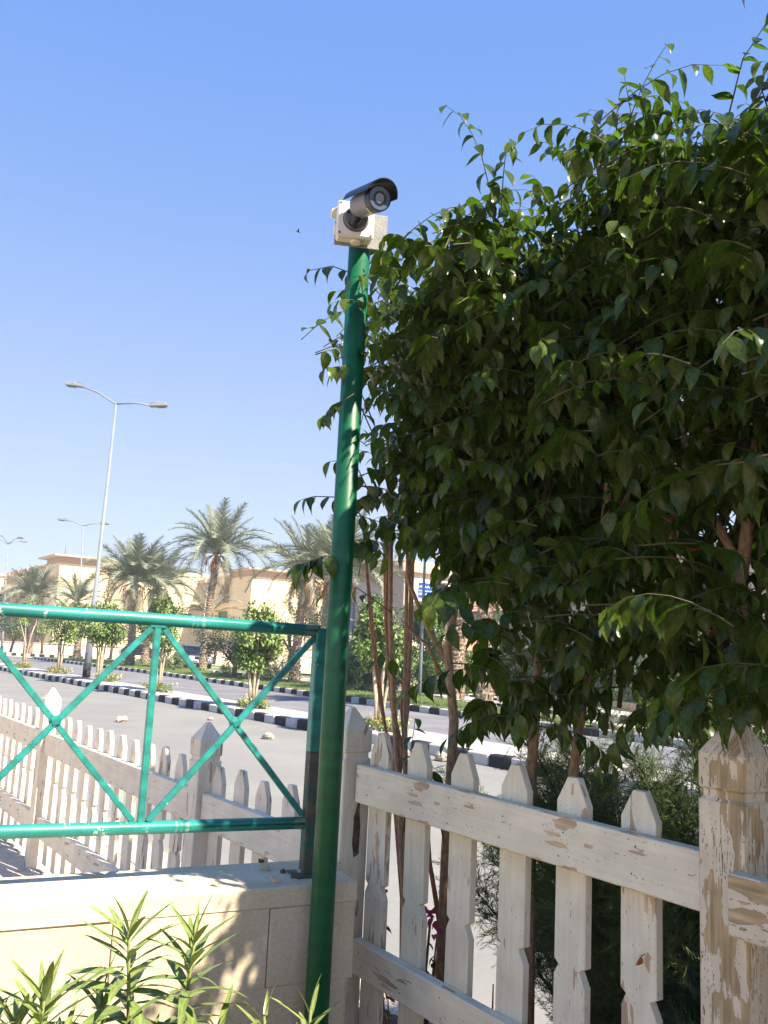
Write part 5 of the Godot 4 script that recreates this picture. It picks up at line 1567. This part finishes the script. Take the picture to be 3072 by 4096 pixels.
	for k in 9:
		var p = road(-1.29 + r.randf_range(-0.06, 0.05), 1.74 + r.randf_range(-0.03, 0.03), [1.93, 1.90, 1.87, 1.84, 1.98, 1.73, 1.71, 1.74, 1.72][k]) - t4.position
		if k > 4: p = road(-1.225 + r.randf_range(-0.03, 0.03), 1.80, 1.72 + r.randf_range(-0.03, 0.02)) - t4.position
		obj("dead_leaf", leaf_variants[3], M.dry_leaf, t4, leaf_xf(p, Vector3(r.randf_range(-1, 1), -1.2, r.randf_range(-0.5, 1)), rand_dir(r), 0.07))
	ficus("ficus at the right edge of the photo overhanging the last rail", -0.80, 1.84, 1.80, 2.9, 0.27, 420, [
		[[[-0.80, 1.86, 0.2], [-0.81, 1.86, 1.4], [-0.80, 1.86, 2.6]], 0.019, 0.01]], [
		[[road(-0.9, 1.6, 3.05), road(-0.95, 1.5, 3.04), road(-0.955, 1.45, 3.0)], 5, 0.066],
		[[road(-0.93, 1.75, 3.0), road(-0.98, 1.72, 3.12), road(-1.0, 1.70, 3.16)], 7, 0.062]], 906, 240)
	ficus("first ficus of the hedge outside the right edge of the photo", -0.32, 1.86, 1.5, 2.75, 0.28, 300, [[[[-0.32, 1.86, 0.2], [-0.33, 1.86, 1.4], [-0.3, 1.86, 2.6]], 0.02, 0.01]], [], 907, 0)
	ficus("second ficus of the hedge outside the right edge of the photo", 0.2, 1.86, 1.5, 2.75, 0.3, 300, [[[[0.2, 1.86, 0.2], [0.22, 1.86, 1.4], [0.2, 1.86, 2.6]], 0.02, 0.01]], [], 908, 0)
	ficus("third ficus of the hedge outside the right edge of the photo", 0.78, 1.86, 1.5, 2.75, 0.32, 300, [[[[0.78, 1.86, 0.2], [0.8, 1.86, 1.4], [0.78, 1.86, 2.6]], 0.02, 0.01]], [], 909, 0)

func sprig_mesh() -> ArrayMesh:
	var st = new_st()
	for k in 22:
		var s = k / 22.0
		var an = k * 2.4
		var o = Vector3(0.0, cos(an), sin(an))
		var p = Vector3(s, -0.10 * s * s, 0)
		var q = p + (o * 0.17 + Vector3(0.24, 0, 0)) * (1.0 - 0.45 * s)
		var w = o.cross(Vector3.RIGHT).normalized() * 0.011
		tri(st, p - w, p + w, q, o.cross(w))
	for k in 2:
		var w = Vector3(0, 0.008, 0) if k else Vector3(0, 0, 0.008)
		tri(st, Vector3.ZERO - w, Vector3.ZERO + w, Vector3(1, -0.1, 0), w.cross(Vector3.RIGHT))
	return done(st)

func feathery_shrub() -> void:
	var rng = RandomNumberGenerator.new()
	rng.seed = 950
	var sprig = sprig_mesh()
	for q in [["feathery evergreen shrub behind the middle pickets", -1.98, 2.5, 1.16, 0.52, 30000], ["taller feathery evergreen shrub behind the flaked post", -1.5, 2.5, 1.62, 0.62, 24000], ["feathery evergreen shrub at the right end of the fence", -0.75, 2.4, 1.55, 0.5, 8000]]:
		var foot = road(q[1], q[2], 0.16)
		var away = Vector3(0.8251, 0, -0.565)
		rng.seed = 950 + q[5]
		var t = thing("evergreen_shrub", q[0], "shrub", foot, 0.0, "feathery shrubs behind the fence")
		var st = new_st(true)
		var xs = []
		var cs = []
		for k in 46:
			var az = rng.randf() * TAU
			var lean = rng.randf_range(0.12, 0.95)
			var p = Vector3.ZERO
			var d = Vector3(cos(az) * lean, 1.1, sin(az) * lean).normalized()
			var ln = q[3] * rng.randf_range(0.65, 1.0) / maxf(d.y, 0.6)
			if lean > 0.7: ln *= 0.75
			var pts = [p]
			for i in 6:
				d = (d + Vector3(cos(az), 0.0, sin(az)) * 0.05 * lean + rand_dir(rng) * 0.08).normalized()
				p += d * ln / 6.0
				if (foot + p).dot(away) < 1.86: p += away * (1.86 - (foot + p).dot(away))
				p.y = minf(p.y, q[3])
				pts.append(p)
			tube(st, pts, [0.012, 0.010, 0.008, 0.006, 0.004, 0.003, 0.001], 5, false)
			for i in int(q[5] / 46.0):
				var f = pow(rng.randf(), 0.9) * 5.99
				var j = int(f)
				var at = pts[j].lerp(pts[j + 1], f - j) + rand_dir(rng) * 0.075 * rng.randf()
				var o = (rand_dir(rng) * 0.9 + d * 0.7)
				if (foot + at).dot(away) < 1.76 or at.y > q[3] + 0.02: continue
				xs.append(leaf_xf(at, o, Vector3.UP, rng.randf_range(0.06, 0.11)))
				cs.append(Color(0.045, 0.085, 0.022).lerp(Color(0.14, 0.20, 0.05), rng.randf()))
		var br = obj("branches", done(st), M.bark_dark, t)
		br.set_meta("kind", "stuff")
		swarm("foliage", sprig, M.needle, xs, cs, t)

func flowers_behind_fence() -> void:
	var rng = RandomNumberGenerator.new()
	rng.seed = 960
	for q in [["pink flowering shrub between the first two pickets", -2.38, 1.80, 0.80, 46], ["few pink flowers low behind the fourth picket", -2.02, 1.84, 0.72, 22]]:
		var foot = road(q[1], q[2], 0.16)
		var t = thing("flowering_shrub", q[0], "shrub", foot, 0.0, "pink flowers behind the fence")
		var st = new_st(true)
		var lv = []
		for k in 9:
			var an = rng.randf() * TAU
			var e = Vector3(cos(an) * 0.1, q[3] - 0.16 + rng.randf_range(-0.25, 0.04), sin(an) * 0.1)
			tube(st, [Vector3.ZERO, e * 0.6 + Vector3(cos(an), 0, sin(an)) * 0.02, e], [0.005, 0.004, 0.002], 5, false)
			for i in 8:
				lv.append(leaf_xf(e * rng.randf_range(0.35, 1.0), rand_dir(rng) + Vector3.DOWN * 0.3, Vector3.UP, rng.randf_range(0.035, 0.06)))
			for i in int(q[4] / 9.0):
				obj("bract", leaf_variants[rng.randi() % 2], M.petal, t, leaf_xf(e + rand_dir(rng) * 0.028, rand_dir(rng) + Vector3.UP * 0.2, rand_dir(rng), rng.randf_range(0.03, 0.042)))
		for i in lv.size(): obj("leaf", leaf_variants[i % 4], M.ficus_tones[1 + i % 3], t, lv[i])
		obj("stems", done(st), M.twig_red, t)
	# dark green sheeting bundled behind the fence
	var t2 = thing("green_sheeting", "dark green crumpled sheeting between the last picket and the flaked post", "tarpaulin", road(-1.33, 1.95, 0.62), ROAD_TURN)
	var ns = noise(3.0, 5, 3)
	var ss = new_st(true)
	var at = func(i: int, j: int, back: float) -> Vector3:
		var x = -0.24 + i * 0.02
		var y = j * 0.02
		return Vector3(x, y, 0.05 * ns.get_noise_2d(x * 3.0, y * 2.0) + 0.02 * ns.get_noise_2d(x * 9.0, y * 7.0) - back)
	for back in [0.0, 0.004]:
		for i in 24:
			for j in 24:
				quad(ss, at.call(i, j, back), at.call(i + 1, j, back), at.call(i + 1, j + 1, back), at.call(i, j + 1, back), Vector3(0, 0, 1.0 if back == 0.0 else -1.0))
	obj("sheet", done(ss), M.sack, t2)

# ---------- plants in front of the wall ----------
func lance_plant(label: String, foot: Vector3, heads: Array, sd: int) -> void:
	var rng = RandomNumberGenerator.new()
	rng.seed = sd
	var t = thing("oleander_plant", label, "plant", foot, 0.0, "narrow leaved plants before the wall")
	for h in heads:
		var top = h[0] - foot
		var low = Vector3(top.x * 0.25, 0, top.z * 0.25)
		var bend = low.lerp(top, 0.6) + Vector3(h[1], 0, 0)
		obj("stem", tube_mesh([low, low.lerp(bend, 0.6), bend, bend.lerp(top, 0.6), top], [0.0062, 0.0056, 0.005, 0.0042, 0.003], 7), M.stem_green, t)
		var n = h[2]
		for k in n:
			var f = float(k) / n
			var az = k * 2.399 + rng.randf_range(-0.25, 0.25)
			var at = top + Vector3.DOWN * (0.01 + 0.34 * pow(f, 1.15)) * h[4]
			var axis_f = clampf(1.0 - (0.30 * pow(f, 1.25)) / maxf(0.2, top.y), 0, 1)
			var on = bend.lerp(top, clampf((at.y - bend.y) / maxf(0.01, top.y - bend.y), 0, 1))
			at = Vector3(on.x, at.y, on.z)
			var el = lerpf(1.30, -0.3, pow(f, 0.5)) + rng.randf_range(-0.2, 0.2)
			var d = Vector3(cos(az) * cos(el), sin(el), sin(az) * cos(el))
			var ln = h[3] * lerpf(0.72, 1.12, minf(1.0, f * 2.2)) * rng.randf_range(0.85, 1.12)
			var q = clampi(int((1.0 - f) * 2.6 + rng.randf() * 1.5), 0, 3)
			obj("leaf", lance_variants[0 if f < 0.25 else 1 + rng.randi() % 3], M.oleander[q], t, leaf_xf(at, d, Vector3.UP + d * 0.2, ln))

var lance_variants := []

func foreground_plants() -> void:
	lance_variants = [leaf_mesh(0.135, 0.35, 0.3, 0.1, 0.2), leaf_mesh(0.15, 0.3, 0.9, 0.3, 0.2), leaf_mesh(0.14, 0.25, 1.25, -0.4, 0.2), leaf_mesh(0.165, 0.2, 0.6, 0.6, 0.2)]
	lance_plant("narrow leaved plant with the tallest shoot, in the middle of the wall", Vector3(-0.46, 0.17, -1.98), [[Vector3(-0.488, 1.015, -1.95), 0.02, 56, 0.15, 1.0], [Vector3(-0.55, 0.86, -2.02), 0.0, 34, 0.14, 1.0], [Vector3(-0.42, 0.80, -1.9), 0.0, 30, 0.13, 1.0]], 971)
	lance_plant("narrow leaved plant with a dense shoot right of the middle of the wall", Vector3(-0.37, 0.17, -2.0), [[Vector3(-0.352, 1.005, -1.97), -0.02, 60, 0.14, 1.1], [Vector3(-0.29, 0.82, -1.98), 0.0, 34, 0.135, 1.0]], 972)
	lance_plant("narrow leaved plant low at the left before the wall", Vector3(-0.66, 0.17, -1.9), [[Vector3(-0.618, 0.915, -1.86), 0.0, 60, 0.155, 1.0], [Vector3(-0.68, 0.85, -1.9), 0.0, 50, 0.15, 1.0], [Vector3(-0.57, 0.84, -1.84), 0.0, 40, 0.15, 1.0]], 973)
	lance_plant("narrow leaved plant at the left edge of the photo", Vector3(-0.78, 0.17, -1.9), [[Vector3(-0.775, 0.87, -1.88), 0.0, 50, 0.15, 1.0], [Vector3(-0.72, 0.82, -1.82), 0.0, 44, 0.15, 1.0]], 974)
	lance_plant("low bushy narrow leaved plant in front of the tallest shoot", Vector3(-0.50, 0.17, -1.80), [[Vector3(-0.50, 0.83, -1.80), 0.0, 50, 0.145, 1.0], [Vector3(-0.40, 0.80, -1.82), 0.0, 40, 0.14, 1.0], [Vector3(-0.585, 0.80, -1.78), 0.0, 40, 0.14, 1.0]], 976)
	lance_plant("narrow leaved plant at the foot of the green pole", Vector3(-0.13, 0.17, -2.06), [[Vector3(-0.105, 0.845, -2.03), 0.01, 32, 0.115, 0.9], [Vector3(-0.205, 0.82, -2.05), 0.0, 28, 0.115, 0.9]], 975)

# ---------- small things ----------
func stone_mesh(sd: int) -> ArrayMesh:
	var rng = RandomNumberGenerator.new()
	rng.seed = sd
	var st = new_st()
	var P = []
	for k in 14: P.append(rand_dir(rng) * Vector3(1, 0.55, 0.8) * rng.randf_range(0.85, 1.0))
	var s = SphereMesh.new()
	s.radius = 1.0
	s.height = 2.0
	s.radial_segments = 9
	s.rings = 5
	var arr = s.get_mesh_arrays()
	var vs = arr[Mesh.ARRAY_VERTEX]
	var ids = arr[Mesh.ARRAY_INDEX]
	var nz = noise(0.9, sd, 2)
	var mv = func(v: Vector3) -> Vector3:
		return v * Vector3(1, 0.55, 0.8) * (1.0 + 0.45 * nz.get_noise_3dv(v * 1.5))
	for i in range(0, ids.size(), 3):
		tri(st, mv.call(vs[ids[i]]), mv.call(vs[ids[i + 1]]), mv.call(vs[ids[i + 2]]), vs[ids[i]] + vs[ids[i + 1]] + vs[ids[i + 2]])
	return done(st)

func small_things() -> void:
	for q in [["flat grey stone lying on the road left of the tall picket post", Vector3(-5.13, 0.05, -18.4), 0.14, 1], ["white broken stone lying on the road near the median", Vector3(-1.90, 0.05, -16.4), 0.13, 2], ["small pale stone by the median kerb", Vector3(-3.6, 0.03, -19.9), 0.07, 3], ["stone on the rubble at the median kerb behind the fence", Vector3(0.75, 0.07, -14.6), 0.17, 4], ["second stone on the rubble behind the fence", Vector3(1.1, 0.06, -14.3), 0.14, 5], ["third, flatter stone on the rubble behind the fence", Vector3(0.5, 0.05, -14.9), 0.12, 6]]:
		var o = obj("stone", stone_mesh(q[3]), M.rock, null, Transform3D(Basis(Vector3.UP, q[3] * 1.1).scaled(Vector3.ONE * q[2]), q[1]))
		tag(o, q[0], "stone", "loose stones on the road")
	var b = thing("bird", "tiny dark bird flying in the open sky left of the camera", "bird", Vector3(-4.83, 21.66, -40.0), 0.4)
	b.scale = Vector3.ONE * 0.65
	var st = new_st(true)
	tube(st, [Vector3(-0.17, 0.0, 0), Vector3(-0.1, 0.01, 0), Vector3(0.02, 0.0, 0), Vector3(0.12, 0.0, 0), Vector3(0.2, -0.03, 0)], [0.008, 0.035, 0.05, 0.03, 0.012], 8)
	obj("body", done(st), M.bird, b)
	for s in [-1.0, 1.0]:
		var ws = new_st()
		slab(ws, PackedVector2Array([Vector2(-0.07, 0.0), Vector2(0.06, 0.0), Vector2(0.03, 0.16), Vector2(-0.05, 0.34), Vector2(-0.09, 0.15)]), 0.012, 0.002, Transform3D(Basis(Vector3(1, 0, 0), s * 1.25), Vector3(0, 0.02, 0)))
		obj("wing", done(ws), M.bird, b)
	# dead leaf caught on a thread on the last picket
	var dl = thing("dead_leaf", "curled dead leaf on a bent stalk stuck to the last picket", "leaf", road(-1.30, 1.602, 1.0))
	obj("stalk", tube_mesh([Vector3.ZERO, Vector3(0.03, 0.012, -0.012), Vector3(0.085, 0.0, 0.03)], [0.0012, 0.001, 0.0008], 5), M.bark_dark, dl)
	obj("blade", leaf_variants[3], M.dry_leaf, dl, leaf_xf(Vector3.ZERO, Vector3(-0.2, -1, 0.1), Vector3(0.3, 0.2, 1), 0.03))
